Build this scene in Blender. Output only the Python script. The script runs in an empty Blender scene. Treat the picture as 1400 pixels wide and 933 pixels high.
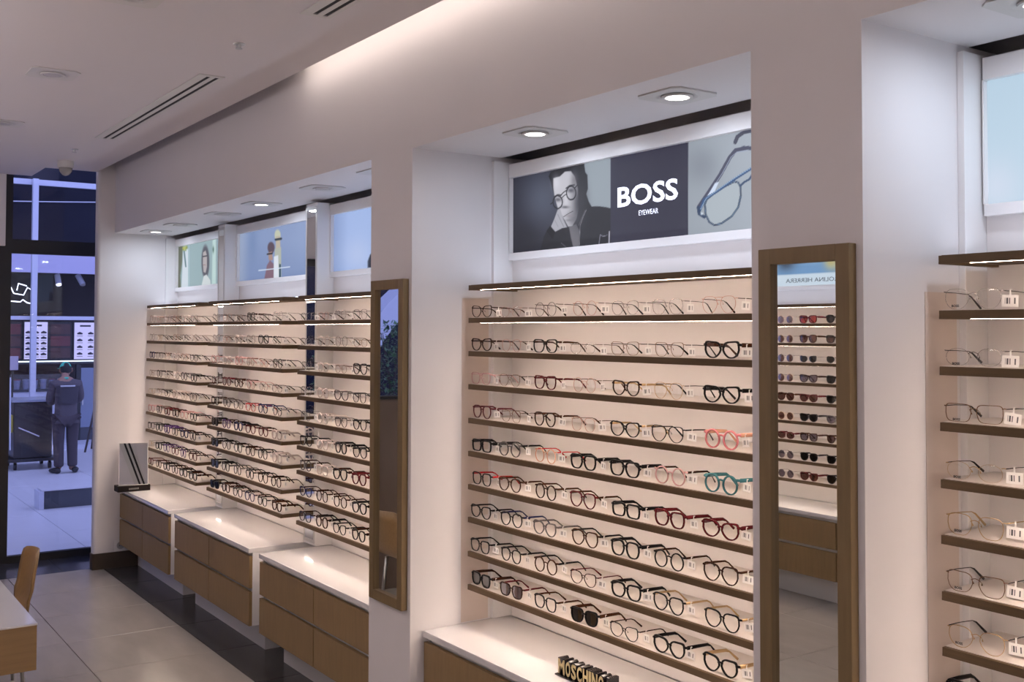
import bpy, bmesh, math, random
import numpy as np
from mathutils import Vector, Matrix
random.seed(7)
C = bpy.context.scene.collection
PI = math.pi

# ------------------------------------------------------------------ camera
PSI, PIT, ROLL = math.radians(34.599), math.radians(1.708), math.radians(0.119)
CH = 2.05
cam = bpy.data.objects.new('camera', bpy.data.cameras.new('camera'))
C.objects.link(cam)
R_ = Vector((math.cos(PSI), -math.sin(PSI), 0))
F_ = Vector((math.sin(PSI)*math.cos(PIT), math.cos(PSI)*math.cos(PIT), math.sin(PIT)))
U_ = Vector((-math.sin(PSI)*math.sin(PIT), -math.cos(PSI)*math.sin(PIT), math.cos(PIT)))
r2 = R_*math.cos(ROLL) + U_*math.sin(ROLL)
u2 = -R_*math.sin(ROLL) + U_*math.cos(ROLL)
cam.matrix_world = Matrix(((r2.x, u2.x, -F_.x, 0), (r2.y, u2.y, -F_.y, 0), (r2.z, u2.z, -F_.z, CH), (0, 0, 0, 1)))
cam.data.sensor_width = 36; cam.data.lens = 1447.75/1400*36
cam.data.shift_y = -(466.5-408.51)/1400
cam.data.clip_start = .05; cam.data.clip_end = 200
bpy.context.scene.camera = cam
# ------------------------------------------------------------------ world, exposure
w = bpy.data.worlds.new('world'); bpy.context.scene.world = w; w.use_nodes = True
w.node_tree.nodes['Background'].inputs[0].default_value = (.46, .50, .95, 1)
w.node_tree.nodes['Background'].inputs[1].default_value = 1.95
vs = bpy.context.scene.view_settings
vs.view_transform = 'Standard'; vs.look = 'None'; vs.gamma = 1; vs.exposure = 0; vs.use_curve_mapping = False
LED_COL = (1, .80, .66); LED_STR = 39
SPOT_COL = (.76, .85, 1); SPOT_W = 2.9
COVE_STR = 7.5
AMB_COL = (1, .90, .90); AMB_W = 4.4; UP_W = 26
def area(name, loc, sx, sy, energy, col, rot=(0, 0, 0), parent=None):
    l = bpy.data.lights.new(name, 'AREA'); l.shape = 'RECTANGLE'; l.size = sx; l.size_y = sy
    l.energy = energy; l.color = col
    o = bpy.data.objects.new(name, l); o.location = loc; o.rotation_euler = rot; C.objects.link(o)
    if parent: o.parent = parent; o.location = Vector(loc)-wloc(parent)
    return o

# ------------------------------------------------------------------ helpers
def wloc(o):
    v = Vector((0, 0, 0))
    while o: v += o.location; o = o.parent
    return v
def lin(c):
    return tuple(((x/255)/12.92 if x/255 <= .04045 else ((x/255+.055)/1.055)**2.4) for x in c)
MATS = {}
def mat(name, col, rough=.5, metal=0, var=0, scale=8, bump=0, stretch=(1, 1, 1), coat=0, emit=None, estr=0, trans=0, spec=.5):
    if name in MATS: return MATS[name]
    m = bpy.data.materials.new(name); m.use_nodes = True; MATS[name] = m
    nt = m.node_tree; b = nt.nodes['Principled BSDF']
    b.inputs['Base Color'].default_value = (*col, 1); b.inputs['Roughness'].default_value = rough
    b.inputs['Metallic'].default_value = metal; b.inputs['Coat Weight'].default_value = coat
    b.inputs['Specular IOR Level'].default_value = spec
    b.inputs['Transmission Weight'].default_value = trans
    if emit:
        b.inputs['Emission Color'].default_value = (*emit, 1); b.inputs['Emission Strength'].default_value = estr
    if var or bump:
        tc = nt.nodes.new('ShaderNodeTexCoord'); mp = nt.nodes.new('ShaderNodeMapping')
        mp.inputs['Scale'].default_value = stretch
        n = nt.nodes.new('ShaderNodeTexNoise'); n.inputs['Scale'].default_value = scale; n.inputs['Detail'].default_value = 4
        nt.links.new(tc.outputs['Object'], mp.inputs[0]); nt.links.new(mp.outputs[0], n.inputs['Vector'])
        if var:
            mx = nt.nodes.new('ShaderNodeMixRGB')
            mx.inputs[1].default_value = (*[x*(1-var) for x in col], 1); mx.inputs[2].default_value = (*[min(1, x*(1+var)) for x in col], 1)
            nt.links.new(n.outputs['Fac'], mx.inputs[0]); nt.links.new(mx.outputs[0], b.inputs['Base Color'])
        if bump:
            bp = nt.nodes.new('ShaderNodeBump'); bp.inputs['Strength'].default_value = bump; bp.inputs['Distance'].default_value = .01
            nt.links.new(n.outputs['Fac'], bp.inputs['Height']); nt.links.new(bp.outputs[0], b.inputs['Normal'])
    return m
def clear_mat(name, tint=(1, 1, 1), refl=.05, rough=.02, k=.35):
    m = bpy.data.materials.new(name); m.use_nodes = True; MATS[name] = m
    nt = m.node_tree; nt.nodes.clear()
    o = nt.nodes.new('ShaderNodeOutputMaterial'); t = nt.nodes.new('ShaderNodeBsdfTransparent'); g = nt.nodes.new('ShaderNodeBsdfGlossy')
    t.inputs[0].default_value = (*tint, 1); g.inputs['Roughness'].default_value = rough
    f = nt.nodes.new('ShaderNodeLayerWeight'); f.inputs['Blend'].default_value = .3
    mth = nt.nodes.new('ShaderNodeMath'); mth.operation = 'MULTIPLY_ADD'; mth.inputs[1].default_value = k; mth.inputs[2].default_value = refl
    nt.links.new(f.outputs['Fresnel'], mth.inputs[0])
    mx = nt.nodes.new('ShaderNodeMixShader')
    nt.links.new(mth.outputs[0], mx.inputs[0]); nt.links.new(t.outputs[0], mx.inputs[1]); nt.links.new(g.outputs[0], mx.inputs[2]); nt.links.new(mx.outputs[0], o.inputs[0])
    return m
M_WALL = mat('wall_paint', (.74, .71, .715), .6, var=.02, scale=3, bump=.02)
M_CEIL = mat('ceiling_paint', (.70, .66, .67), .7, var=.02, scale=2)
M_WHITE = mat('white_lacquer', (.80, .78, .78), .35, var=.01)
M_PANEL = mat('back_panel_white', (.74, .70, .69), .45, var=.015)
M_CREAM = mat('cream_tone', (.66, .56, .50), .45, var=.02)
M_TOP = mat('gloss_countertop', (.74, .72, .72), .12, var=.01, coat=.5)
M_WOOD = mat('walnut_edge', (.125, .080, .042), .6, var=.2, scale=6, stretch=(14, 1, 14), bump=.05, spec=.25)
M_DRAW = mat('drawer_oak', (.27, .175, .08), .5, var=.18, scale=5, stretch=(10, 10, 1.2), bump=.04)
M_FRAME = mat('mirror_frame_oak', (.19, .127, .056), .5, var=.2, scale=5, stretch=(12, 12, 1), bump=.05)
M_TABLE = mat('table_oak', (.30, .185, .085), .4, var=.2, scale=5, stretch=(1, 10, 10), bump=.05)
M_SHTOP = mat('shelf_white_board', (.76, .70, .66), .35, var=.01)
M_LED = mat('led_strip_glow', (.9, .85, .8), .5, emit=LED_COL, estr=LED_STR)
M_UPLED = mat('cool_strip_glow', (.9, .9, .95), .5, emit=(.74, .82, 1), estr=10)
M_LAMP = mat('lamp_glow', (1, 1, 1), .5, emit=(1, .97, .95), estr=6)
M_LAMPOFF = mat('lamp_unlit', (.45, .43, .42), .3)
M_COVE = mat('cove_glow', (1, 1, 1), .5, emit=(1, .86, .76), estr=COVE_STR)
M_MIRROR = mat('mirror_silver', (.86, .88, .88), .01, metal=1)
M_BLACK = mat('black_metal', (.016, .016, .018), .4, var=.1)
M_DARK = mat('dark_void', (.02, .018, .018), .8)
M_GREYT = mat('light_porcelain', (.30, .275, .25), .22, var=.16, scale=2.2, bump=.02, stretch=(3, 1, 1))
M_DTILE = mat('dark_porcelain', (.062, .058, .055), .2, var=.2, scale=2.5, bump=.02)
M_GROUT = mat('grout', (.10, .09, .085), .8)
M_MAT = mat('entrance_stone', (.03, .031, .042), .15, var=.2, scale=4)
M_BASE = mat('baseboard_brown', (.06, .043, .03), .4, var=.1)
M_STEEL = mat('brushed_steel', (.5, .5, .5), .3, metal=1)
M_FIX = mat('fixture_plate', (.62, .60, .58), .4)
M_LENS = clear_mat('clear_lens', (.995, .995, .995), .004, .02, .09)
M_GLASS = clear_mat('window_glass', (.90, .92, .96), .02)
M_CARD = None

def link(o, parent=None, **kw):
    C.objects.link(o)
    if parent: o.parent = parent
    for k, v in kw.items():
        if v is not None: o[k] = v
    return o
def obj(name, verts, faces, m, parent=None, smooth=False, world=True, **kw):
    me = bpy.data.meshes.new(name)
    if parent and world:
        p = wloc(parent); verts = [(a-p.x, b-p.y, c-p.z) for a, b, c in verts]
    me.from_pydata([tuple(v) for v in verts], [], [tuple(f) for f in faces])
    if isinstance(m, (list, tuple)):
        for x in m: me.materials.append(x)
    else: me.materials.append(m)
    if smooth: me.polygons.foreach_set('use_smooth', [True]*len(me.polygons))
    me.update()
    return link(bpy.data.objects.new(name, me), parent, **kw)
def thing(name, label, cat, loc=(0, 0, 0), group=None):
    o = bpy.data.objects.new(name, None); o.location = loc; o.empty_display_size = .05
    return link(o, None, label=label, category=cat, group=group)
class MB:
    def __init__(s): s.v = []; s.f = []; s.m = []
    def add(s, v, f, mi=0):
        n = len(s.v); s.v += [tuple(x) for x in v]; s.f += [tuple(i+n for i in q) for q in f]; s.m += [mi]*len(f); return s
    def box(s, x0, x1, y0, y1, z0, z1, b=0, mi=0):
        if x0 > x1: x0, x1 = x1, x0
        if y0 > y1: y0, y1 = y1, y0
        if b <= 0:
            v = [(x, y, z) for x in (x0, x1) for y in (y0, y1) for z in (z0, z1)]
            f = [(0, 1, 3, 2), (4, 6, 7, 5), (0, 4, 5, 1), (2, 3, 7, 6), (0, 2, 6, 4), (1, 5, 7, 3)]
            return s.add(v, f, mi)
        bm = bmesh.new(); bmesh.ops.create_cube(bm, size=1)
        for q in bm.verts: q.co = Vector(((x0+x1)/2+q.co.x*(x1-x0), (y0+y1)/2+q.co.y*(y1-y0), (z0+z1)/2+q.co.z*(z1-z0)))
        bmesh.ops.bevel(bm, geom=list(bm.edges), offset=b, segments=2, profile=.7, affect='EDGES')
        v = [tuple(q.co) for q in bm.verts]; f = [[q.index for q in p.verts] for p in bm.faces]
        bm.free(); return s.add(v, f, mi)
    def prism(s, pts, axis, a0, a1, mi=0):   # pts 2D polygon, extruded along axis
        def P(p, a):
            return {'x': (a, p[0], p[1]), 'y': (p[0], a, p[1]), 'z': (p[0], p[1], a)}[axis]
        n = len(pts); v = [P(p, a0) for p in pts]+[P(p, a1) for p in pts]
        f = [tuple(range(n))[::-1], tuple(range(n, 2*n))]+[(i, (i+1) % n, n+(i+1) % n, n+i) for i in range(n)]
        return s.add(v, f, mi)
    def tube(s, pts, rads, seg=8, sq=None, mi=0):
        pts = [Vector(p) for p in pts]; n = len(pts)
        if not hasattr(rads, '__len__'): rads = [rads]*n
        rings = []
        for i, p in enumerate(pts):
            t = (pts[min(i+1, n-1)]-pts[max(i-1, 0)]).normalized()
            up = Vector((0, 0, 1)) if abs(t.z) < .9 else Vector((0, 1, 0))
            a = t.cross(up).normalized(); b = a.cross(t).normalized()
            r = rads[i]; ra, rb = (r if hasattr(r, '__len__') else (r, r))
            rings.append([p+a*ra*math.cos(2*PI*k/seg+PI/seg)+b*rb*math.sin(2*PI*k/seg+PI/seg) for k in range(seg)])
        v = [q for r in rings for q in r]
        f = [(i*seg+k, i*seg+(k+1) % seg, (i+1)*seg+(k+1) % seg, (i+1)*seg+k) for i in range(n-1) for k in range(seg)]
        f += [tuple(range(seg))[::-1], tuple((n-1)*seg+k for k in range(seg))]
        return s.add(v, f, mi)
    def lathe(s, prof, cx, cy, seg=24, mi=0):  # prof list of (r,z)
        v = [(cx+r*math.cos(2*PI*k/seg), cy+r*math.sin(2*PI*k/seg), z) for r, z in prof for k in range(seg)]
        n = len(prof)
        f = [(i*seg+k, i*seg+(k+1) % seg, (i+1)*seg+(k+1) % seg, (i+1)*seg+k) for i in range(n-1) for k in range(seg)]
        f += [tuple(range(seg))[::-1], tuple((n-1)*seg+k for k in range(seg))]
        return s.add(v, f, mi)
    def build(s, name, m, parent=None, smooth=False, world=True, **kw):
        o = obj(name, s.v, s.f, m, parent, smooth, world, **kw)
        if any(s.m): o.data.polygons.foreach_set('material_index', s.m)
        return o
def bx(name, m, x0, x1, y0, y1, z0, z1, parent=None, b=0, **kw):
    return MB().box(x0, x1, y0, y1, z0, z1, b).build(name, m, parent, **kw)
def text(name, s, m, parent, yc, zc, wid, hei, x, face=-1, depth=.0006, bold=0.0, **kw):
    """flat or raised lettering in the plane x, centred on (yc, zc); face -1 looks towards -X"""
    cu = bpy.data.curves.new('t', 'FONT'); cu.body = s; cu.offset = bold; cu.extrude = .5; cu.resolution_u = 3
    o = bpy.data.objects.new('t', cu); C.objects.link(o)
    dg = bpy.context.evaluated_depsgraph_get(); me = bpy.data.meshes.new_from_object(o.evaluated_get(dg))
    bpy.data.objects.remove(o)
    P = np.array([v.co[:] for v in me.vertices]); lo = P.min(0); hi = P.max(0)
    Q = (P-lo)/(hi-lo+1e-9)
    V = [(x+face*depth*(q[2]), yc+face*(q[0]-.5)*wid, zc+(q[1]-.5)*hei) for q in Q]
    F = [tuple(p.vertices) for p in me.polygons]
    bpy.data.meshes.remove(me)
    return obj(name, V, F, m, parent, **kw)

# ------------------------------------------------------------------ fitted dimensions
W, WC, HH, HC = 2.366, 2.215, 2.885, 3.406
S, G, B, CT, PL = 2.641, 2.795, 2.908, 2.432, 2.59
ZC, ZD = .682, .198
SZ = [2.05+z for z in (.2113, .0591, -.0959, -.250, -.407, -.560, -.7138, -.8654, -1.0227, -1.1759)]
ya, yb, yc_, yd, ye, yf = 9.493, 4.644, 4.236, 2.178, 1.785, -.25

# ------------------------------------------------------------------ setting
fl = bx('floor', M_GROUT, -2.6, 3.2, -3.2, 10.2, -.12, -.006, kind='structure')
def tiles(nm, m, xs, ys, parent, z=0, th=.012, gap=.002):
    cache = {}
    for i in range(len(xs)-1):
        for j in range(len(ys)-1):
            k = (round(xs[i+1]-xs[i], 3), round(ys[j+1]-ys[j], 3))
            loc = Vector(((xs[i]+xs[i+1])/2, (ys[j]+ys[j+1])/2, z-th))
            if k not in cache:
                a, b = k[0]/2-gap, k[1]/2-gap; e = .0015
                v = [(-a, -b, 0), (a, -b, 0), (a, b, 0), (-a, b, 0), (-a, -b, th-e), (a, -b, th-e), (a, b, th-e), (-a, b, th-e),
                     (-a+e, -b+e, th), (a-e, -b+e, th), (a-e, b-e, th), (-a+e, b-e, th)]
                f = [(3, 2, 1, 0), (8, 9, 10, 11)]+[(q, (q+1) % 4, 4+(q+1) % 4, 4+q) for q in range(4)]+[(4+q, 4+(q+1) % 4, 8+(q+1) % 4, 8+q) for q in range(4)]
                o = obj(nm, v, f, m, parent, world=False); cache[k] = o.data
            else:
                o = bpy.data.objects.new(nm, cache[k]); link(o, parent)
            o.location = loc - wloc(parent)
ys = [9.56-.72*i for i in range(18)]; ys = ys[::-1]
tiles('floor_tile', M_GREYT, [-2.6, -2.03, -1.31, -.59, .13, .85, 1.57, 2.31], ys, fl)
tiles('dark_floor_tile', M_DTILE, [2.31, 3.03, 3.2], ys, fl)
tiles('entrance_slab', M_MAT, [-2.6, -1.6, -.4, .8, 2.0, 3.2], [9.56, 10.2], fl)
# ceiling : slab with a step back at the shopfront and a slot beside the wall
c = MB()
c.box(-2.6, WC, -3.2, 9.512, HC, HC+.05); c.box(-2.6, 1.80, 9.512, 10.1, HC, HC+.05)
c.box(WC-.03, WC, -3.2, 9.512, HC+.05, HC+.2)
c.box(WC-.03, 3.2, -3.2, 9.6, HC+.45, HC+.5)
c.box(WC-.03, WC, -3.2, 9.512, HC+.2, HC+.45)
c.build('ceiling', M_CEIL, kind='structure')
bx('trim_1', M_DARK, -2.6, 3.2, 9.5, 10.6, 4.05, 4.12, kind='structure')
# display wall: header, pillars and rear wall
c = MB()
c.box(W, 2.86, -3.2, ya+.01, HH, HC+.45)
c.box(W, 3.1, yc_, yb, 0, HH+.001); c.box(W, 3.1, ye, yd, 0, HH+.001); c.box(W, 3.1, -3.2, yf, 0, HH+.001)
c.box(3.1, 3.2, -3.2, 9.7, 0, HC+.45)
c.build('wall_right', M_WALL, kind='structure')
# far end return of the wall, rounded front edge
c = MB()
pts = [(3.2, ya), (3.2, ya+.08), (2.223, ya+.08)]+[(2.223+.03*(1-math.cos(t*PI/2/6)), ya+.03*(1-math.sin(t*PI/2/6))) for t in range(7)]
c.prism(pts, 'z', 0, HC+.6); c.box(3.1, 3.2, ya+.08, 10.25, 0, HC+.6)
c.build('wall_end', M_WALL, kind='structure')
c = MB(); c.box(2.213, 2.223, ya-.01, ya+.08, 0, .135).box(2.213, 2.72, ya-.012, ya-.001, 0, .135)
c.build('baseboard_end', M_BASE, kind='structure')
# dark lining of the shadow gap over the units
for y0, y1 in ((yb, ya), (yd, yc_), (yf, ye)):
    pass
bx('wall_back', M_WALL, -2.6, 3.2, -3.3, -3.2, 0, 3.9, kind='structure')
c = MB(); c.box(-2.7, -2.6, -3.3, 10.2, 0, 3.9); c.box(-2.6, -1.62, -3.2, 4.05, 0, 3.45); c.box(-2.6, -1.62, 7.2, 9.0, 0, 3.45); c.box(-2.6, -1.62, 4.05, 7.2, HH, 3.45)
c.build('wall_left', M_WALL, kind='structure')
c = MB(); c.box(-1.62, -1.60, -3.2, 4.05, 0, .13); c.box(-1.62, -1.60, 7.2, 9.0, 0, .13)
c.build('baseboard_left', M_BASE, kind='structure')

# storefront glazing
def pane_frame(nm, x0, x1, z0, z1, y=10.2, fw=.05, label=None, glass=True):
    r = bpy.data.objects.new(nm, None); r.location = ((x0+x1)/2, y, z0); link(r, None, kind='structure')
    f = MB(); f.box(x0, x1, y-.03, y+.03, z0, z0+fw).box(x0, x1, y-.03, y+.03, z1-fw, z1).box(x0, x0+fw, y-.03, y+.03, z0+fw, z1-fw).box(x1-fw, x1, y-.03, y+.03, z0+fw, z1-fw)
    f.build('window_frame', M_BLACK, r)
    if glass: bx('window_pane', M_GLASS, x0+fw, x1-fw, y-.004, y+.004, z0+fw, z1-fw, r)
    return r
pane_frame('window_1', 1.60, 3.10, .0, 2.78, fw=.06)
pane_frame('window_2', 1.60, 3.10, 2.78, 4.05, fw=.065)
d = pane_frame('door_1', .62, 1.60, .0, 2.78, fw=.075)
MB().tube([(1.50, 10.12, .9), (1.50, 10.12, 1.3)], .014).tube([(1.50, 10.17, .95), (1.50, 10.12, .95)], .01).tube([(1.50, 10.17, 1.25), (1.50, 10.12, 1.25)], .01).build('door_handle', M_STEEL, d, smooth=True)
pane_frame('window_3', -.55, .62, .0, 2.78)
pane_frame('window_4', -1.75, -.55, .0, 2.78)
pane_frame('window_5', -2.6, -1.75, .0, 2.78)
bx('trim_2', M_WHITE, -2.6, 1.60, 10.12, 10.25, 2.78, 4.05, kind='structure')

# ------------------------------------------------------------------ ceiling services
def diffuser(y0, y1, label):
    t = thing('slot_diffuser', label, 'air vent', (1.865, (y0+y1)/2, HC-.004))
    f = MB(); x0, x1 = 1.797, 1.935
    xs = [x0, 1.845, 1.868, 1.892, 1.915, x1]
    for i in (0, 2, 4): f.box(xs[i], xs[i+1], y0, y1, HC-.006, HC-.0005)
    f.box(xs[1], xs[2], y0, y0+.03, HC-.006, HC-.0005).box(xs[1], xs[2], y1-.03, y1, HC-.006, HC-.0005)
    f.box(xs[3], xs[4], y0, y0+.03, HC-.006, HC-.0005).box(xs[3], xs[4], y1-.03, y1, HC-.006, HC-.0005)
    f.build('grille_frame', M_FIX, t)
    for i in (1, 3): bx('slot', M_DARK, xs[i], xs[i+1], y0+.03, y1-.03, HC-.002, HC-.0003, t)
diffuser(5.52, 7.80, 'long white slot air diffuser in ceiling, whole length in view')
diffuser(1.9, 4.21, 'white slot air diffuser cut off by top edge of photo')
def downlight(cx, cy, z, on, label, s=.11, group=None):
    t = thing('recessed_downlight', label, 'ceiling light', (cx, cy, z-.004), group)
    f = MB(); o_ = s; n = 24
    ring = []
    v = []; fa = []
    # square plate with a round opening
    for k in range(n):
        a = 2*PI*(k+.5)/n; cc, ss = math.cos(a), math.sin(a); q = o_/max(abs(cc), abs(ss))
        v += [(cx+q*cc, cy+q*ss, z-.0005), (cx+q*cc, cy+q*ss, z-.006), (cx+.075*cc*s/.11, cy+.075*ss*s/.11, z-.006), (cx+.05*cc*s/.11, cy+.05*ss*s/.11, z-.001)]
    for k in range(n):
        j = (k+1) % n
        for a in range(3): fa.append((4*k+a, 4*j+a, 4*j+a+1, 4*k+a+1))
    f.add(v, fa); f.build('trim_plate', M_FIX, t)
    g = MB(); g.lathe([(.058*s/.11, z-.0065), (.056*s/.11, z-.011), (.044*s/.11, z-.011), (.044*s/.11, z-.006)], cx, cy, 24); g.build('lamp_ring', M_FIX, t, smooth=False)
    g = MB(); g.lathe([(.040*s/.11, z-.0108), (.02*s/.11, z-.0125)], cx, cy, 20); g.build('lamp', M_LAMP if on else M_LAMPOFF, t)
    if on:
        l = bpy.data.lights.new('downlight_beam', 'AREA'); l.shape = 'DISK'; l.size = .085; l.energy = SPOT_W; l.color = SPOT_COL
        lo = bpy.data.objects.new('downlight_beam', l); link(lo, t); lo.location = (0, 0, -.022)
    return t
downlight(1.16, 5.97, HC, 0, 'unlit square recessed light in main ceiling nearest the slot diffuser', .12)
downlight(1.17, 7.59, HC, 0, 'unlit square recessed ceiling light cut off at left photo edge', .12)
downlight(1.15, 4.39, HC, 0, 'unlit square recessed ceiling light cut off at top photo edge', .12)
for y, on, lb in ((9.09, 1, 'lit recessed downlight in soffit at the far end wall'), (8.42, 0, 'unlit recessed soffit downlight above the pale green poster'),
                  (7.44, 0, 'unlit recessed soffit downlight near the first mirror strip'), (6.69, 1, 'lit recessed soffit downlight above poster of two figures'),
                  (5.73, 0, 'unlit recessed soffit downlight over the plain blue light box'), (4.98, 1, 'lit recessed soffit downlight half hidden by the pillar'),
                  (3.60, 1, 'lit recessed downlight above the black and white portrait'), (2.74, 1, 'lit recessed downlight above the white lettering of the centre sign'),
                  (1.42, 1, 'recessed downlight in the top right corner of the photo')):
    downlight(2.60, y, HH, on, lb)
t = thing('security_camera', 'small off-white dome camera under ceiling by the shopfront', 'camera', (1.865, 9.05, HC))
MB().lathe([(.062, HC), (.062, HC-.05), (.055, HC-.055)], 1.865, 9.05, 20).build('camera_base', M_FIX, t, smooth=False)
MB().lathe([(.052, HC-.055), (.046, HC-.085), (.025, HC-.112), (.004, HC-.12)], 1.865, 9.05, 20).build('camera_dome', mat('dome_grey', (.35, .33, .32), .2), t, smooth=True)
t = thing('sprinkler_head', 'tiny sprinkler head in ceiling beside the slot diffuser', 'sprinkler', (1.763, 4.84, HC))
MB().lathe([(.03, HC), (.028, HC-.004), (.01, HC-.006), (.008, HC-.02), (.016, HC-.022), (.016, HC-.025)], 1.763, 4.84, 14).build('sprinkler', M_STEEL, t)
t = thing('sprinkler_head', 'tiny sprinkler head in ceiling near the dome camera', 'sprinkler', (1.79, 8.4, HC))
MB().lathe([(.03, HC), (.028, HC-.004), (.01, HC-.006), (.008, HC-.02), (.016, HC-.022), (.016, HC-.025)], 1.79, 8.4, 14).build('sprinkler', M_STEEL, t)
# cove light in the slot beside the wall
t = thing('cove_light', 'warm linear cove light hidden in slot between ceiling and display wall', 'light', (2.23, 2.0, HC+.1))
bx('light_strip', M_COVE, WC+.004, WC+.02, -3.0, 5.42, HC+.07, HC+.10, t)
bx('batten', M_WHITE, WC, WC+.004, -3.0, 5.42, HC+.05, HC+.12, t)
# ambient fill panels, invented and kept out of view behind the camera
for i, (x, y) in enumerate(((-.9, -1.0), (.9, -1.0), (-.9, 1.6), (-.9, -2.4), (.9, -2.4))):
    t = thing('fill_panel', 'added square white fill panel behind the camera, number hidden from photo', 'ceiling light', (x, y, HC), 'added fill panels behind the camera')
    MB().box(x-.3, x+.3, y-.3, y+.3, HC-.02, HC-.001, .004).build('fill_frame', M_WHITE, t)
    area('ambient_fill', (x, y, HC-.03), .55, .55, AMB_W, AMB_COL, parent=t)
for k, (x, y0, y1) in enumerate(((-.75, -2.6, .2), (-.75, .7, 3.5), (-.35, 4.0, 6.0), (-.35, 6.4, 8.4))):  # pendants added out of view to brighten the ceiling from below
    t = thing('fill_pendant', 'added slim fill pendant out of frame, %s from the back wall' % ('first', 'second', 'third', 'fourth')[k], 'pendant lamp', (x, (y0+y1)/2, 2.9))
    MB().box(x-.03, x+.03, y0, y1, 2.88, 2.93, .004).build('fill_housing', M_FIX, t)
    for y in (y0+.2, y1-.2): MB().tube([(x, y, 2.93), (x, y, HC)], .003, 6).build('fill_wire', M_STEEL, t)
    area('ceiling_fill', (x, (y0+y1)/2, 2.936), .05, (y1-y0)-.1, UP_W*(y1-y0)/2.8*(1, 1, 1.25, 1.7)[k], AMB_COL, (PI, 0, 0), t)
# ------------------------------------------------------------------ light boxes
def sd_poly(X, Y, pts):
    d = np.full(X.shape, 1e9); inside = np.zeros(X.shape, bool); n = len(pts)
    for i in range(n):
        ax, ay = pts[i]; bx_, by = pts[(i+1) % n]
        dx, dy = bx_-ax, by-ay; L = dx*dx+dy*dy+1e-12
        tt = np.clip(((X-ax)*dx+(Y-ay)*dy)/L, 0, 1)
        d = np.minimum(d, np.hypot(X-ax-tt*dx, Y-ay-tt*dy))
        cond = ((ay > Y) != (by > Y)) & (X < (bx_-ax)*(Y-ay)/((by-ay) if by != ay else 1e-12)+ax)
        inside ^= cond
    return np.where(inside, -d, d)
def sd_line(X, Y, pts, closed=False):
    d = np.full(X.shape, 1e9); n = len(pts)
    for i in range(n if closed else n-1):
        ax, ay = pts[i]; bx_, by = pts[(i+1) % n]; dx, dy = bx_-ax, by-ay; L = dx*dx+dy*dy+1e-12
        tt = np.clip(((X-ax)*dx+(Y-ay)*dy)/L, 0, 1); d = np.minimum(d, np.hypot(X-ax-tt*dx, Y-ay-tt*dy))
    return d
class Art:
    """colours painted on a fine mesh grid; coordinates are sketch units"""
    def __init__(s, X, Y, base): s.X = X; s.Y = Y; s.c = np.ones(X.shape+(3,))*np.array(base, float)
    def blend(s, a, col): s.c = s.c*(1-a[..., None])+np.array(col, float)*a[..., None]
    def poly(s, pts, col, soft=4, op=1): s.blend(np.clip(.5-sd_poly(s.X, s.Y, pts)/soft, 0, 1)*op, col)
    def line(s, pts, col, wd, soft=3, closed=False, op=1): s.blend(np.clip(.5-(sd_line(s.X, s.Y, pts, closed)-wd/2)/soft, 0, 1)*op, col)
    def blob(s, cx, cy, rx, ry, col, op=1, p=1.0): s.blend(op*np.exp(-(((s.X-cx)/rx)**2+((s.Y-cy)/ry)**2)*p), col)
    def ell(s, cx, cy, rx, ry, col, wd=None, soft=3):
        r = np.hypot((s.X-cx)/rx, (s.Y-cy)/ry); d = (r-1)*min(rx, ry)
        s.blend(np.clip(.5-((np.abs(d)-wd/2) if wd else d)/soft, 0, 1), col)
def poster(parent, y_left, y_right, z0, z1, x, nx, ny, to_sketch, paint, estr=1.0, face=-1):
    yy = np.linspace(y_left, y_right, nx+1); zz = np.linspace(z0, z1, ny+1)
    Yg, Zg = np.meshgrid(yy, zz, indexing='ij')
    X, Y = to_sketch(Yg, Zg); col = paint(X, Y)
    V = [(x, a, b) for a, b in zip(Yg.ravel(), Zg.ravel())]
    idx = lambda i, j: i*(ny+1)+j
    F = [(idx(i, j), idx(i+1, j), idx(i+1, j+1), idx(i, j+1)) for i in range(nx) for j in range(ny)]
    key = 'poster_print_%.2f' % estr
    m = MATS.get(key)
    if not m:
        m = mat(key, (.04, .04, .04), .6, spec=.08); nt = m.node_tree; b = nt.nodes['Principled BSDF']
        a = nt.nodes.new('ShaderNodeAttribute'); a.attribute_name = 'Col'
        nt.links.new(a.outputs['Color'], b.inputs['Emission Color']); b.inputs['Emission Strength'].default_value = estr
    o = obj('poster', V, F, m, parent)
    c = np.clip(col, 0, 255).reshape(-1, 3)/255; c = np.where(c <= .04045, c/12.92, ((c+.055)/1.055)**2.4)
    at = o.data.color_attributes.new('Col', 'FLOAT_COLOR', 'POINT')
    at.data.foreach_set('color', np.concatenate([c, np.ones((len(c), 1))], 1).ravel().astype(np.float32))
    return o
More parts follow.
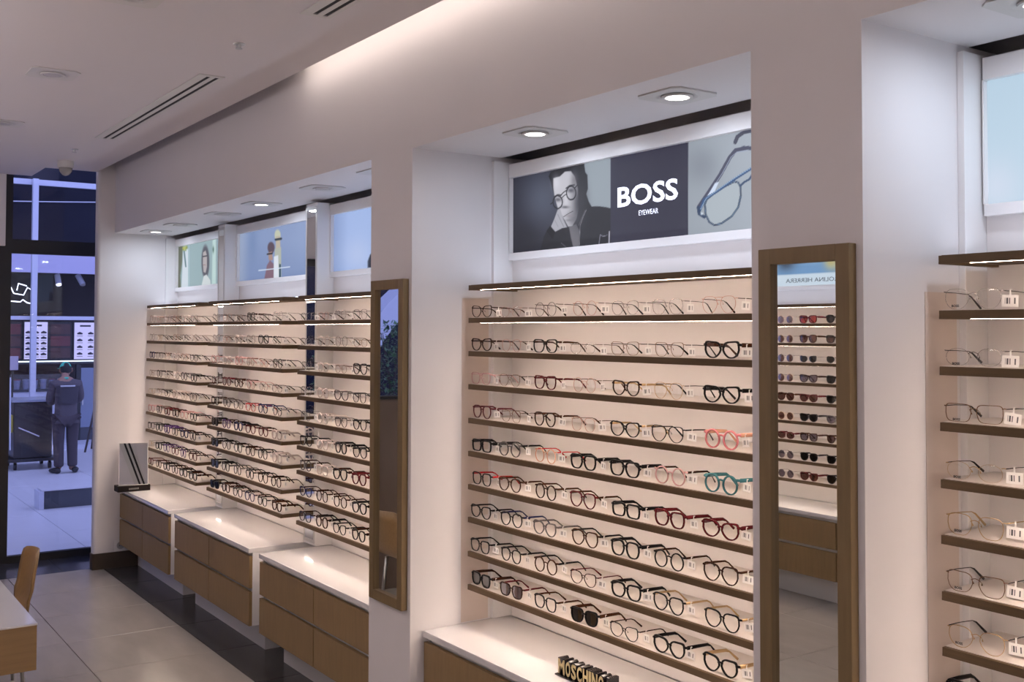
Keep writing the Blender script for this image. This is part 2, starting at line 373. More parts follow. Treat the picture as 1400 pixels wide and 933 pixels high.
# exact image-plane sketch -> wall mapping (sketches were drawn over crops of the photograph)
def sketch(u0, v0, sc, x=B):
    f = 1447.75; cs, sn = math.cos(PSI), math.sin(PSI); cp, sp = math.cos(PIT), math.sin(PIT); cr, sr = math.cos(ROLL), math.sin(ROLL)
    def fn(Y, Z):
        z = Z-CH; r = x*cs-Y*sn; a = x*sn+Y*cs
        dd = a*cp+z*sp; up = -a*sp+z*cp; rr = r*cr+up*sr; uu = -r*sr+up*cr
        return (700+f*rr/dd-u0)*sc, (408.51-f*uu/dd-v0)*sc
    return fn
def lightbox(label, y_left, y_right, sy_left, sy_right, face=-1, xb=B):
    """white frame, y_left>y_right for the right-hand wall"""
    t = thing('light_box', label, 'light box', (xb, (y_left+y_right)/2, 2.385))
    f = MB(); s = face; x0 = xb+.001*s; x1 = xb+.028*s; lo, hi = sorted((y_left, y_right)); a, b = sorted((sy_left, sy_right))
    hi -= .024 if (face < 0 and y_left in (4.229, 1.777)) else 0
    f.box(x0, x1, lo, hi, 2.785, 2.85, .003).box(x0, x1, lo, hi, 2.385, 2.42, .003).box(x0, x1, lo, a, 2.42, 2.785, .003).box(x0, x1, b, hi, 2.42, 2.785, .003)
    f.build('box_frame', M_WHITE, t)
    return t
def ptsy(yl, yr, s, tt): return yl+(yr-yl)*s
# --- centre sign
t = lightbox('lit sign with man in glasses, white BOSS lettering and large frame', 4.229, 2.19, 4.198, 2.22)
def paint_center(X, Y):          # sketch of crop 700,190 at 5.83x
    a = Art(X, Y, (38, 38, 50))
    a.blob(250, 480, 190, 260, (84, 90, 108), .9); a.blob(120, 820, 120, 140, (30, 30, 40), .7)
    a.poly([(560, 60), (800, 60), (800, 660), (560, 660)], (146, 156, 166), 3)
    a.poly([(230, 900), (262, 780), (285, 735), (312, 695), (350, 742), (410, 655), (600, 545), (640, 540), (700, 538), (760, 546), (800, 556), (800, 900)], (30, 30, 38), 6)
    a.poly([(300, 300), (318, 262), (370, 235), (430, 212), (470, 190), (580, 170), (586, 215), (592, 265), (610, 290), (613, 400), (600, 440), (620, 500), (645, 545), (560, 620), (520, 660), (500, 350), (470, 262), (430, 265), (390, 300), (345, 312), (338, 430), (318, 345)], (26, 26, 34), 6)
    a.poly([(462, 700), (520, 680), (548, 735), (541, 870), (500, 880), (478, 790)], (112, 110, 118), 8)
    a.poly([(338, 315), (390, 300), (430, 262), (478, 258), (508, 300), (535, 400), (542, 560), (522, 640), (490, 695), (455, 700), (428, 650), (400, 600), (375, 560), (348, 465), (338, 390)], (192, 191, 200), 7)
    a.blob(548, 520, 55, 190, (52, 52, 60), .95); a.blob(500, 640, 50, 60, (90, 90, 98), .6); a.blob(505, 330, 26, 70, (110, 108, 116), .7)
    a.blob(360, 350, 30, 60, (222, 222, 232), .5); a.blob(440, 470, 16, 60, (215, 215, 222), .5)
    a.poly([(372, 565), (392, 560), (418, 640), (448, 705), (410, 712), (352, 742), (318, 702), (345, 640)], (168, 168, 178), 6)
    a.line([(372, 600), (400, 660), (420, 700)], (120, 120, 130), 4); a.line([(350, 650), (375, 700)], (130, 130, 140), 3)
    a.poly([(283, 735), (314, 694), (352, 740), (332, 800)], (18, 18, 24), 4)
    a.blob(375, 485, 28, 16, (70, 70, 80), .8); a.blob(478, 412, 28, 17, (66, 66, 76), .8)
    a.line([(345, 462), (372, 446), (398, 448)], (50, 50, 58), 9, 6); a.line([(440, 395), (470, 372), (505, 368)], (48, 48, 56), 9, 6)
    a.ell(373, 505, 37, 50, (28, 28, 38), 8); a.ell(480, 432, 37, 54, (28, 28, 38), 8)
    a.line([(318, 520), (338, 505)], (30, 30, 38), 8); a.line([(395, 455), (415, 430), (445, 410)], (30, 30, 38), 7); a.line([(405, 470), (428, 450), (446, 440)], (30, 30, 38), 6)
    a.line([(512, 390), (528, 370)], (30, 30, 38), 7)
    a.blob(432, 545, 30, 10, (84, 84, 92), .9); a.line([(420, 622), (455, 598), (495, 577)], (66, 62, 70), 5); a.blob(470, 615, 32, 10, (140, 132, 140), .7); a.blob(462, 650, 28, 8, (110, 108, 116), .6)
    a.line([(602, 565), (575, 625), (552, 690), (545, 850)], (150, 150, 160), 3, 3); a.line([(592, 570), (540, 690)], (90, 90, 100), 5)
    a.line([(700, 850), (712, 765), (735, 778), (768, 768)], (135, 135, 150), 5); a.line([(785, 740), (782, 830)], (200, 200, 215), 8, 6); a.line([(400, 830), (435, 860)], (110, 110, 120), 4)
    # navy panel
    x0 = 795; a.poly([(x0, -400), (1411, -400), (1411, 1400), (x0, 1400)], (46, 45, 64), 2)
    # right hand panel; sketch coordinates of crop 930,170 at 5.83x shifted
    ox, oy = (930-700)*5.83, (170-190)*5.83
    q = lambda L: [(x+ox, y+oy) for x, y in L]
    a.poly(q([(73, -400), (1800, -400), (1800, 1600), (73, 1600)]), (150, 158, 168), 2)
    sx, sy = a.X-ox, a.Y-oy
    g = np.clip((sx-73)/500, 0, 1)*np.clip((sx > 73)*1., 0, 1); a.blend(g*.5*(sx > 73), (176, 184, 196))
    a.blend(((sx > 73)*np.exp(-((sx-180)/140.)**2-((sy-330)/150.)**2))*.55, (116, 122, 134))
    a.line(q([(447, 145), (465, 100), (520, 62), (620, 50), (800, 40)]), (66, 68, 86), 30)
    a.line(q([(158, 660), (235, 545), (330, 400), (405, 265), (450, 210), (520, 190), (700, 196)]), (66, 68, 90), 32)
    a.line(q([(178, 640), (250, 535), (345, 390), (415, 262), (462, 222), (560, 208)]), (150, 160, 184), 5)
    a.poly(q([(205, 610), (285, 470), (318, 460), (280, 545), (215, 615)]), (204, 216, 236), 6)
    rim = [(205, 640), (212, 720), (240, 780), (280, 805), (335, 793), (420, 735), (472, 660), (492, 570), (490, 500), (470, 465), (440, 458), (360, 500), (270, 560), (220, 600)]
    a.poly(q(rim), (172, 182, 190), 4, .8)
    a.line(q(rim), (52, 62, 84), 15, closed=True); a.line(q(rim), (110, 140, 170), 3, closed=True)
    a.line(q([(160, 700), (200, 600), (290, 545), (440, 440), (570, 358), (760, 250)]), (52, 80, 124), 20)
    a.line(q([(170, 680), (215, 592), (300, 530), (450, 425), (580, 345)]), (160, 190, 220), 4)
    a.line(q([(490, 490), (520, 462), (560, 440), (585, 400), (640, 470)]), (50, 70, 104), 16)
    a.line(q([(640, 470), (640, 600), (700, 720), (820, 700)]), (52, 62, 84), 15)
    a.line(q([(152, 665), (160, 715), (200, 740)]), (44, 62, 92), 24); a.blob(ox+180, oy+715, 10, 10, (235, 245, 255), .9)
    return a.c
po = poster(t, 4.198, 2.22, 2.42, 2.785, B-.006, 560, 104, sketch(700, 190, 5.83), paint_center, 1.0)
M_GLOWTXT = mat('lit_letter_white', (.9, .9, .95), .4, emit=(.72, .76, .98), estr=1.0)
text('lettering', 'BOSS', M_GLOWTXT, po, 3.238, 2.611, .366, .086, B-.0065, bold=.022)
text('lettering', 'EYEWEAR', M_GLOWTXT, po, 3.228, 2.534, .118, .021, B-.0065, bold=.0)
# --- other light boxes
def paint1(X, Y):                 # crop 190,300 at 7.177x
    a = Art(X, Y, (148, 172, 178))
    a.poly([(300, 200), (400, 200), (392, 420), (372, 560), (380, 700), (300, 700)], (98, 104, 88), 14)
    a.poly([(400, 300), (455, 300), (455, 700), (380, 700), (392, 520)], (206, 216, 226), 10)
    a.line([(412, 320), (430, 470)], (90, 120, 130), 14, 8)
    for i in range(16): a.blob(400+random.random()*60, 255+random.random()*60, 8, 8, random.choice(((190, 190, 60), (120, 140, 70), (210, 210, 120))), .9)
    a.poly([(456, 200), (470, 200), (470, 700), (456, 700)], (160, 186, 194), 4)
    a.ell(638, 420, 42, 160, (84, 84, 96), soft=12)
    a.poly([(612, 330), (640, 310), (655, 360), (655, 470), (640, 530), (618, 520), (610, 440)], (178, 170, 172), 8)
    a.line([(612, 370), (655, 362)], (60, 60, 70), 12, 6); a.line([(615, 450), (640, 452)], (150, 110, 110), 6)
    a.poly([(600, 640), (620, 560), (650, 545), (690, 600), (700, 720), (590, 720)], (206, 214, 216), 8)
    a.poly([(715, 150), (750, 150), (750, 720), (705, 720)], (188, 212, 210), 12); a.blob(722, 300, 8, 30, (60, 90, 80), .9)
    a.poly([(770, 100), (1400, 100), (1400, 800), (770, 800)], (128, 146, 172), 10)
    return a.c
t = lightbox('light box with pale green poster of long-haired woman, farthest in row', 9.471, 8.12, 9.441, 8.15)
poster(t, 9.441, 8.15, 2.42, 2.785, B-.006, 220, 64, lambda Y, Z: sketch(190, 300, 7.177)(8.15+(Y-8.15)*(9.565-8.15)/(9.441-8.15), Z), paint1, .95)
def paint2(X, Y):                 # crop 300,260 at 5.83x
    a = Art(X, Y, (138, 156, 196))
    a.blend(np.clip((Y-400)/350, 0, 1)*.5, (104, 124, 170)); a.blend(np.clip((250-X)/90, 0, 1)*.6, (168, 178, 196))
    a.blob(270, 400, 40, 200, (112, 136, 178), .6)
    a.ell(418, 460, 28, 46, (92, 78, 92), soft=8)
    a.poly([(395, 500), (425, 490), (432, 560), (400, 560)], (170, 140, 130), 6); a.line([(390, 512), (425, 506)], (50, 50, 60), 14, 5)
    a.poly([(362, 720), (385, 600), (410, 560), (440, 590), (440, 720)], (128, 100, 116), 8)
    a.ell(470, 360, 24, 44, (196, 200, 178), soft=8); a.poly([(456, 370), (490, 365), (492, 470), (455, 480)], (188, 178, 160), 6)
    a.line([(455, 395), (497, 388)], (50, 60, 70), 18, 5); a.poly([(448, 470), (498, 455), (500, 700), (440, 710)], (176, 182, 170), 6)
    a.poly([(440, 530), (475, 520), (480, 700), (438, 705)], (220, 226, 236), 6); a.poly([(482, 590), (496, 590), (496, 720), (482, 720)], (40, 70, 90), 5)
    a.line([(320, 641), (440, 628), (566, 612)], (214, 226, 244), 8, 5)
    return a.c
t = lightbox('light box with blue poster of two figures in sunglasses', 7.93, 6.43, 7.905, 6.46)
poster(t, 7.905, 6.46, 2.42, 2.785, B-.006, 200, 60, sketch(300, 260, 5.83), paint2, .95)
def paint3(X, Y):                 # crop 400,220 at 4.667x
    a = Art(X, Y, (164, 186, 232))
    a.blend(np.clip((360-X)/110, 0, 1)*.7, (122, 140, 186)); a.blob(420, 600, 90, 100, (186, 200, 236), .7)
    a.poly([(486, 680), (486, 640), (500, 600), (540, 560), (620, 540), (640, 700)], (40, 44, 60), 5)
    return a.c
t = lightbox('light box with nearly plain pale blue poster beside the pillar', 6.24, 4.67, 6.215, 4.70)
poster(t, 6.215, 4.70, 2.42, 2.785, B-.006, 120, 50, sketch(400, 220, 4.667), paint3, .95)
def paint4(X, Y):                 # crop 1160,0 at 2.745x
    a = Art(X, Y, (200, 222, 240)); a.blend(np.clip((760-Y)/600, 0, 1)*.5, (176, 204, 224)); a.blob(560, 700, 90, 100, (220, 228, 246), .7)
    a.poly([(1100, 200), (1500, 100), (1500, 900), (1100, 900)], (150, 150, 170), 30)
    return a.c
t = lightbox('light box with plain pale blue-white poster at right photo edge', 1.777, -.22, 1.752, -.19)
poster(t, 1.752, -.19, 2.42, 2.785, B-.006, 120, 40, sketch(1160, 0, 2.745), paint4, .9)

# ------------------------------------------------------------------ shelving bays
def shelf_unit(label, y_hi, y_lo, s_hi, s_lo, mirror_side=1, n=10, off=.002):
    """right wall: y_hi is the left end in the photo"""
    f = mirror_side
    X = (lambda x: x) if f == 1 else (lambda x: -1.93+(S-x))
    t = thing('display_shelving', label, 'shelving', (X(B), (y_hi+y_lo)/2, ZC))
    bx('back_panel', M_PANEL, X(B), X(B+.08), y_lo+.002, y_hi-off, ZC+.002, 2.855, t)
    L = s_hi-s_lo
    proto = None
    for i in range(n):
        z = SZ[i]; th = .026
        if proto is None or i == 1:
            m_ = MB().box(X(S), X(B-.002), s_lo, s_hi, z-th+.006, z-.002, .0012)
            m_.box(X(S), X(S+.006), s_lo, s_hi, z-th, z-th+.0065)
            for e0, e1 in ((s_lo, s_lo+.02), (s_hi-.02, s_hi)): m_.box(X(S+.006), X(B-.002), e0, e1, z-th, z-th+.0065)
            o = m_.build('shelf', M_WOOD, t)
            a = MB().box(X(S+.014), X(B-.002), s_lo+.0005, s_hi-.0005, z-.002, z).build('top_board', M_SHTOP if i else M_WOOD, o)
            l = MB().box(X(S+.0065), X(S+.0135), s_lo+.09, s_hi-.09, z-th-.0003, z-th+.0058).build('light_strip', M_LED, o)
            pr = (o, a, l, z)
            if i == 0: MB().box(X(S+.12), X(S+.15), s_lo+.03, s_hi-.03, z, z+.003).build('uplight_strip', M_UPLED, o)
            if i == 0: proto = pr
            else: proto = pr
        else:
            o0, a0, l0, z0 = proto
            o = o0.copy(); C.objects.link(o); o.parent = t; o.location = o0.location+Vector((0, 0, z-z0))
            for q in (a0, l0):
                w_ = q.copy(); C.objects.link(w_); w_.parent = o
    return t
bays = {}
bays[1] = shelf_unit('farthest bay of ten wood-edged glasses shelves, beside end wall', ya, 8.09, 9.47, 8.105, off=.021)
bays[2] = shelf_unit('second farthest bay of wood-edged glasses shelves, between mirror strips', 7.93, 6.41, 7.85, 6.418)
bays[3] = shelf_unit('bay of wood-edged glasses shelves left of the pillar mirror', 6.23, yb, 6.174, 4.69)
bays[4] = shelf_unit('large centre bay of wood-edged glasses shelves below BOSS sign', yc_, yd, 4.186, 2.23, off=.023)
bays[5] = shelf_unit('bay of wood-edged glasses shelves at right edge of photo', ye, yf, 1.744, -.20, off=.023)
bays[6] = shelf_unit('sunglasses shelving on opposite wall, seen in framed pillar mirror', 7.2, 4.05, 7.15, 4.1, mirror_side=-1)
# white side uprights and mirror strip piers
for y1, o, lb in ((yc_, .022, 'white upright board at left side of the centre bay'), (ye, .022, 'white upright board at left side of the right edge bay'), (ya, .02, 'white upright board against the end wall in farthest bay')):
    t = thing('side_upright', lb, 'panel', (G, y1, ZC))
    bx('upright_board', M_WHITE, G+.006, B+.08, y1-o, y1-.0005, ZC+.002, 2.862, t, .003)
for y1, zt, lb in ((yc_, 2.20, 'beige strip on the pillar side, left of centre bay shelves'), (ye, 2.16, 'beige strip on the pillar side, left of right edge shelves')):
    t = thing('beige_strip', lb, 'panel', (S, y1, ZC))
    bx('strip_sheet', M_CREAM, S-.006, G-.01, y1-.0022, y1-.0006, ZC+.004, zt, t)  # thin cream sheet giving this stretch of pillar side a warmer tone
def pier(y0, y1, label):
    t = thing('mirror_pier', label, 'mirror', (G, (y0+y1)/2, ZC))
    bx('casing', M_WHITE, G, B+.08, y0, y1, ZC+.002, 2.862, t, .003)
    f = MB(); f.box(G-.004, G, y0+.004, y0+.02, .70, 2.84).box(G-.004, G, y1-.02, y1-.004, .70, 2.84).box(G-.004, G, y0+.02, y1-.02, 2.82, 2.84).box(G-.004, G, y0+.02, y1-.02, .70, .72)
    f.build('mirror_frame', M_FIX, t)
    bx('mirror_strip', M_MIRROR, G-.002, G-.0005, y0+.02, y1-.02, .72, 2.82, t)
pier(7.932, 8.088, 'tall narrow mirror strip between the two farthest shelf bays')
pier(6.232, 6.408, 'tall narrow mirror strip between second farthest bay and pillar bay')

# ------------------------------------------------------------------ counters
def counter(label, y_hi, y_lo, side=1, cols=2):
    X = (lambda x: x) if side == 1 else (lambda x: -1.93+(S-x))
    t = thing('drawer_counter', label, 'counter', (X(2.65), (y_hi+y_lo)/2, 0))
    MB().box(X(CT-.002), X(B), y_lo, y_hi, ZC-.03, ZC, .006).build('countertop', M_TOP, t)
    c = MB(); c.box(X(CT+.035), X(B), y_lo+.018, y_hi-.018, ZD, ZC-.03)
    c.build('carcass', M_WHITE, t)
    bx('side_panel', M_WHITE, X(CT+.024), X(B), y_lo, y_lo+.018, ZD, ZC-.03, t)
    bx('side_panel', M_WHITE, X(CT+.024), X(B), y_hi-.018, y_hi, ZD, ZC-.03, t)
    g = .004; wd = (y_hi-y_lo)/cols
    for i in range(cols):
        for z0, z1 in ((.432, .630), (ZD, .410)):
            MB().box(X(CT+.004), X(CT+.024), y_lo+i*wd+(g if i else .001), y_lo+(i+1)*wd-(g if i < cols-1 else .001), z0, z1, .0015).build('drawer', M_DRAW, t)
    MB().box(X(PL), X(B), y_lo+.12, y_hi-.02, 0, ZD).build('plinth', M_WHITE, t)
counter('farthest white-topped counter with oak drawers, against the end wall', ya-.004, 8.095)
counter('second farthest white-topped drawer counter, standing between its two neighbours', 7.942, 6.413)
counter('white-topped oak drawer counter left of the pillar, cut by photo bottom', 6.245, yb+.003)
counter('centre white-topped drawer counter with the gold lettered sign on it', yc_-.003, yd+.003)
counter('white-topped drawer counter below the right edge bay', ye-.003, yf+.003)
counter('long drawer counter on opposite wall, seen in framed pillar mirror', 7.19, 4.06, -1, 3)
# opposite wall sign
t = lightbox('fashion light box on opposite wall, seen reversed in framed pillar mirror', 7.15, 4.1, 7.12, 4.13, face=1, xb=-1.93+(S-B))
def paint6(X, Y):
    a = Art(X, Y, (206, 222, 240)); a.poly([(-5, .095), (20, .095), (20, 2), (-5, 2)], (120, 160, 205), .01)
    rr = random.Random(3)
    for i in range(40):
        a.blob(rr.uniform(4.2, 7.1), rr.uniform(.14, .36), rr.uniform(.05, .13), rr.uniform(.03, .09), rr.choice(((90, 90, 84), (210, 190, 120), (200, 205, 215), (230, 190, 110), (140, 130, 90), (60, 66, 80), (215, 225, 240))), .9)
    a.blend(np.clip(.5-(Y-.095)/.006, 0, 1), (214, 228, 242))
    return a.c
po = poster(t, 4.13, 7.12, 2.42, 2.785, -1.93+(S-B)+.006, 240, 50, lambda Y, Z: (Y, Z-2.42), paint6, .95, face=1)
M_TXTD = mat('sign_ink_grey', (.05, .06, .09), .5)
text('lettering', 'CAROLINA HERRERA', M_TXTD, po, 5.655, 2.465, .62, .034, -1.93+(S-B)+.0066, face=1)

# ------------------------------------------------------------------ framed mirrors on the pillars
def framed_mirror(label, y_lo, y_hi, z0, z1):
    t = thing('framed_mirror', label, 'mirror', (W, (y_lo+y_hi)/2, z0))
    x0, x1 = W-.032, W-.001; fw = .045
    MB().box(x0, x1, y_hi-fw, y_hi, z0, z1, .003).build('frame_stile', M_FRAME, t)
    MB().box(x0, x1, y_lo, y_lo+fw, z0, z1, .003).build('frame_stile', M_FRAME, t)
    MB().box(x0, x1, y_lo+fw, y_hi-fw, z1-.045, z1, .002).build('frame_rail', M_FRAME, t)
    MB().box(x0, x1, y_lo+fw, y_hi-fw, z0, z0+.045, .002).build('frame_rail', M_FRAME, t)
    bx('mirror_glass', M_MIRROR, W-.016, W-.014, y_lo+fw, y_hi-fw, z0+.045, z1-.045, t)
framed_mirror('oak framed tall mirror on near pillar, right of the centre bay', 1.806, 2.124, .775, 2.285)
framed_mirror('oak framed tall mirror on far pillar, left of the centre bay', 4.262, 4.584, .775, 2.285)

# ------------------------------------------------------------------ eyewear
def outline(shape, sgn, n=24):
    """lens outline in local (y outward positive, z) ; metres"""
    P = {'round': (.0265, .0250, 2.0, 0, 0), 'panto': (.0285, .0230, 2.6, .0035, .20), 'square': (.0295, .0218, 3.4, .0045, .18), 'rect': (.0300, .0195, 4.5, .002, .10),
         'cat': (.0305, .0215, 2.6, .0095, .22), 'butterfly': (.0310, .0240, 2.9, .006, .26), 'aviator': (.0300, .0255, 2.7, .002, .22), 'geo': (.0290, .0235, 3.2, .001, .18),
         'oval': (.0280, .0195, 2.1, .001, .0)}[shape]
    a, b, e, lift, tap = P; pts = []
    for k in range(n):
        t_ = 2*PI*k/n; cc, ss = math.cos(t_), math.sin(t_)
        y = a*math.copysign(abs(cc)**(2/e), cc); z = b*math.copysign(abs(ss)**(2/e), ss)
        y *= 1-tap*max(0, -z/b)**1.2*(1.9 if y < 0 else 1.2)
        if z > 0: z += lift*max(0, y/a)**2
        if y < 0: z -= 0
        pts.append((y, z))
    return pts, a, b
EYE_CACHE = {}
def eye_meshes(shape, kind):
    """kind: acetate, bold, metal, rimless -> list of (part name, verts, faces)"""
    key = (shape, kind)
    if key in EYE_CACHE: return EYE_CACHE[key]
    rim = {'acetate': .0030, 'bold': .0038, 'metal': .0010, 'rimless': .0004, 'slim': .0017}[kind]; dep = {'acetate': .004, 'bold': .0055, 'metal': .0016, 'rimless': .0012, 'slim': .003}[kind]
    pts, a, b = outline(shape, 1); cyo = .0375; K = 1.13
    zl = min(z for _, z in pts); zc = -zl+rim; n = len(pts)
    fr = MB(); lenses = []
    for s in (1, -1):
        inn = [(0, s*(cyo+y), zc+z) for y, z in pts]
        out = [(0, s*(cyo+y*(1+rim/a)), zc+z*(1+rim/b)*(1.0+(.35*rim/b if z > .5*b else 0))) for y, z in pts]
        v = []
        for k in range(n):
            i_, o_ = inn[k], out[k]
            v += [(0, i_[1], i_[2]), (0, o_[1], o_[2]), (dep, o_[1], o_[2]), (dep, i_[1], i_[2])]
        f = []
        for k in range(n):
            j = (k+1) % n
            for q in range(4):
                A, Bq = q, (q+1) % 4; fc = (4*k+A, 4*j+A, 4*j+Bq, 4*k+Bq); f.append(fc if s == 1 else fc[::-1])
        fr.add(v, f)
        lv = [(dep*.5-.0012*(1-((y-cyo*0)/a)**2), s*(cyo+y), zc+z) for y, z in pts]+[(dep*.5-.0015, s*cyo, zc)]
        lf = [((k, (k+1) % n, n) if s == 1 else (n, (k+1) % n, k)) for k in range(n)]
        if kind == 'rimless':      # a thin polished edge gives the lens its outline
            lv2 = [(x+.0016, y, z) for x, y, z in lv[:-1]]; nn = len(lv); lv += lv2
            lf += [(k, (k+1) % n, nn+(k+1) % n, nn+k) for k in range(n)]
        lenses.append((lv, lf))
    zt = zc+b*.72; yo = cyo+a+rim; ze = zt
    # bridge
    bw = cyo-a*.93; br = max(rim*.8, .0009)
    bz = zc+b*(.45 if kind in ('acetate', 'bold') else .5)
    fr.tube([(dep*.5, -bw-.001, bz-.002), (dep*.3, -bw*.45, bz+.001), (dep*.2, 0, bz+.002), (dep*.3, bw*.45, bz+.001), (dep*.5, bw+.001, bz-.002)], (br*1.0), 6)
    if kind in ('metal', 'rimless', 'slim'):
        for s in (1, -1): fr.tube([(dep, s*.010, bz-.003), (dep+.006, s*.011, bz-.007), (dep+.007, s*.010, bz-.012)], [.0005, .0006, .0018], 5)
    if shape == 'aviator': fr.tube([(dep*.5, -.018, zc+b*.9), (dep*.4, 0, zc+b*.92), (dep*.5, .018, zc+b*.9)], rim*.9, 6)
    tw, thh = {'acetate': (.0018, .0038), 'bold': (.0024, .0065), 'metal': (.0008, .0012), 'rimless': (.0007, .0010), 'slim': (.0012, .0022)}[kind]
    temples = []
    ya_ = cyo+a*.93
    for s in (1, -1):
        fr.tube([(dep*.5, s*ya_, ze), (dep*.5, s*(yo+.003), ze+.001), (dep+.004, s*(yo+.005), ze)], [(max(rim*.8, .001), max(rim*1.1, .001))]*3, 6)
        yy = yo+.005
        tip = max(.0028, tw*1.5)
        P = [(dep+.003, s*yy, ze), (.05, s*(yy+.001), ze-.0005), (.098, s*(yy-.001), ze-.003), (.112, s*(yy-.002), ze*.78), (.128, s*(yy-.005), ze*.42), (.142, s*(yy-.008), .0042)]
        Rr = [(tw, thh), (tw, thh*.9), (tw*1.0, thh*.8), (tip*.6, tip*.8), (tip*.6, tip), (tip*.6, tip*1.2)]
        temples.append(MB().tube(P, Rr, 6))
    sc = lambda V: [(x*K, y*K, z*K) for x, y, z in V]
    EYE_CACHE[key] = dict(frame=(sc(fr.v), fr.f), lens=[(sc(v), f) for v, f in lenses], temple=[(sc(q.v), q.f) for q in temples], yo=yo*K, ze=ze*K, zc=zc*K, cy=cyo*K)
    return EYE_CACHE[key]
COL = {
 'black': ('black', (.005, .0045, .005), .28), 'brown': ('dark brown', (.030, .011, .006), .25), 'tort': ('tortoiseshell', (.055, .020, .009), .25), 'burg': ('burgundy', (.10, .010, .014), .2),
 'red': ('red', (.45, .015, .02), .2), 'grey': ('grey', (.12, .11, .11), .25), 'teal': ('teal', (.05, .17, .19), .2), 'pink': ('pink', (.72, .25, .27), .2), 'clear': ('clear', (.62, .54, .52), .1),
 'rose': ('rose clear', (.60, .36, .36), .15), 'navy': ('navy', (.02, .025, .09), .2), 'gold': ('gold', (.55, .38, .20), .3), 'silver': ('silver', (.42, .40, .40), .25), 'rosegold': ('rose gold', (.55, .32, .26), .3),
 'gun': ('dark metal', (.06, .055, .055), .3), 'purple': ('purple', (.07, .03, .14), .2), 'peach': ('peach', (.68, .35, .24), .2), 'bronze': ('bronze', (.20, .11, .06), .3)}
def cmat(k):
    nm, c, r = COL[k]
    return mat('frame_'+nm.replace(' ', '_'), c, r, metal=.85 if k in ('gold', 'silver', 'rosegold', 'gun', 'bronze') else 0, spec=.12, var=.6 if k == 'tort' else 0, scale=260)
# price tag with barcode
def tag_material():
    m = mat('price_tag_print', (.82, .80, .78), .5); nt = m.node_tree; b = nt.nodes['Principled BSDF']
    tc = nt.nodes.new('ShaderNodeTexCoord'); sep = nt.nodes.new('ShaderNodeSeparateXYZ'); nt.links.new(tc.outputs['Object'], sep.inputs[0])
    wv = nt.nodes.new('ShaderNodeTexWhiteNoise'); wv.noise_dimensions = '1D'
    mu = nt.nodes.new('ShaderNodeMath'); mu.operation = 'MULTIPLY'; mu.inputs[1].default_value = 420; fl_ = nt.nodes.new('ShaderNodeMath'); fl_.operation = 'FLOOR'
    nt.links.new(sep.outputs['Y'], mu.inputs[0]); nt.links.new(mu.outputs[0], fl_.inputs[0]); nt.links.new(fl_.outputs[0], wv.inputs['W'])
    g = nt.nodes.new('ShaderNodeMath'); g.operation = 'GREATER_THAN'; g.inputs[1].default_value = .5; nt.links.new(wv.outputs['Value'], g.inputs[0])
    def rng(o, lo, hi):
        a = nt.nodes.new('ShaderNodeMath'); a.operation = 'GREATER_THAN'; a.inputs[1].default_value = lo; bb = nt.nodes.new('ShaderNodeMath'); bb.operation = 'LESS_THAN'; bb.inputs[1].default_value = hi
        nt.links.new(o, a.inputs[0]); nt.links.new(o, bb.inputs[0]); mm = nt.nodes.new('ShaderNodeMath'); mm.operation = 'MULTIPLY'; nt.links.new(a.outputs[0], mm.inputs[0]); nt.links.new(bb.outputs[0], mm.inputs[1]); return mm
    r1 = rng(sep.outputs['Z'], -.022, -.007); r2 = rng(sep.outputs['Y'], -.013, .013)
    m1 = nt.nodes.new('ShaderNodeMath'); m1.operation = 'MULTIPLY'; m2 = nt.nodes.new('ShaderNodeMath'); m2.operation = 'MULTIPLY'
    nt.links.new(r1.outputs[0], m1.inputs[0]); nt.links.new(r2.outputs[0], m1.inputs[1]); nt.links.new(m1.outputs[0], m2.inputs[0]); nt.links.new(g.outputs[0], m2.inputs[1])
    mx = nt.nodes.new('ShaderNodeMixRGB'); mx.inputs[1].default_value = (.84, .82, .80, 1); mx.inputs[2].default_value = (.10, .10, .11, 1)
    nt.links.new(m2.outputs[0], mx.inputs[0]); nt.links.new(mx.outputs[0], b.inputs['Base Color'])
    return m
M_TAG = tag_material()
tg = MB(); tg.box(-.0004, .0004, -.0205, .0205, -.029, 0).box(-.0012, -.0006, -.002, .002, 0, .014).box(-.0012, .0045, -.002, .002, .0125, .014)
M_SUN = clear_mat('sunglass_lens_dark', (.012, .012, .014), .06, .03, .2); M_SUNB = clear_mat('sunglass_lens_brown', (.12, .05, .04), .10, .03); M_SUNR = clear_mat('sunglass_lens_red', (.45, .06, .06), .06, .03)
M_SUNG = clear_mat('sunglass_lens_grey', (.18, .15, .2), .08, .03)
M_DEMO = mat('demo_lens_ink', (.04, .04, .045), .5)
TIP = {'gold': 'black', 'silver': 'brown', 'rosegold': 'brown', 'gun': 'gun', 'bronze': 'tort', 'black': 'black'}
MESHES = {}
def sm(name, vf, smooth=True):
    key = name
    if key in MESHES: return MESHES[key]
    me = bpy.data.meshes.new(name.split('|')[0]); me.from_pydata(vf[0], [], vf[1])
    me.polygons.foreach_set('use_smooth', [smooth]*len(me.polygons)); me.materials.append(M_BLACK); me.update(); MESHES[key] = me; return me
def setmat(o, m):
    o.material_slots[0].link = 'OBJECT'; o.material_slots[0].material = m
TEXTPRINT = None
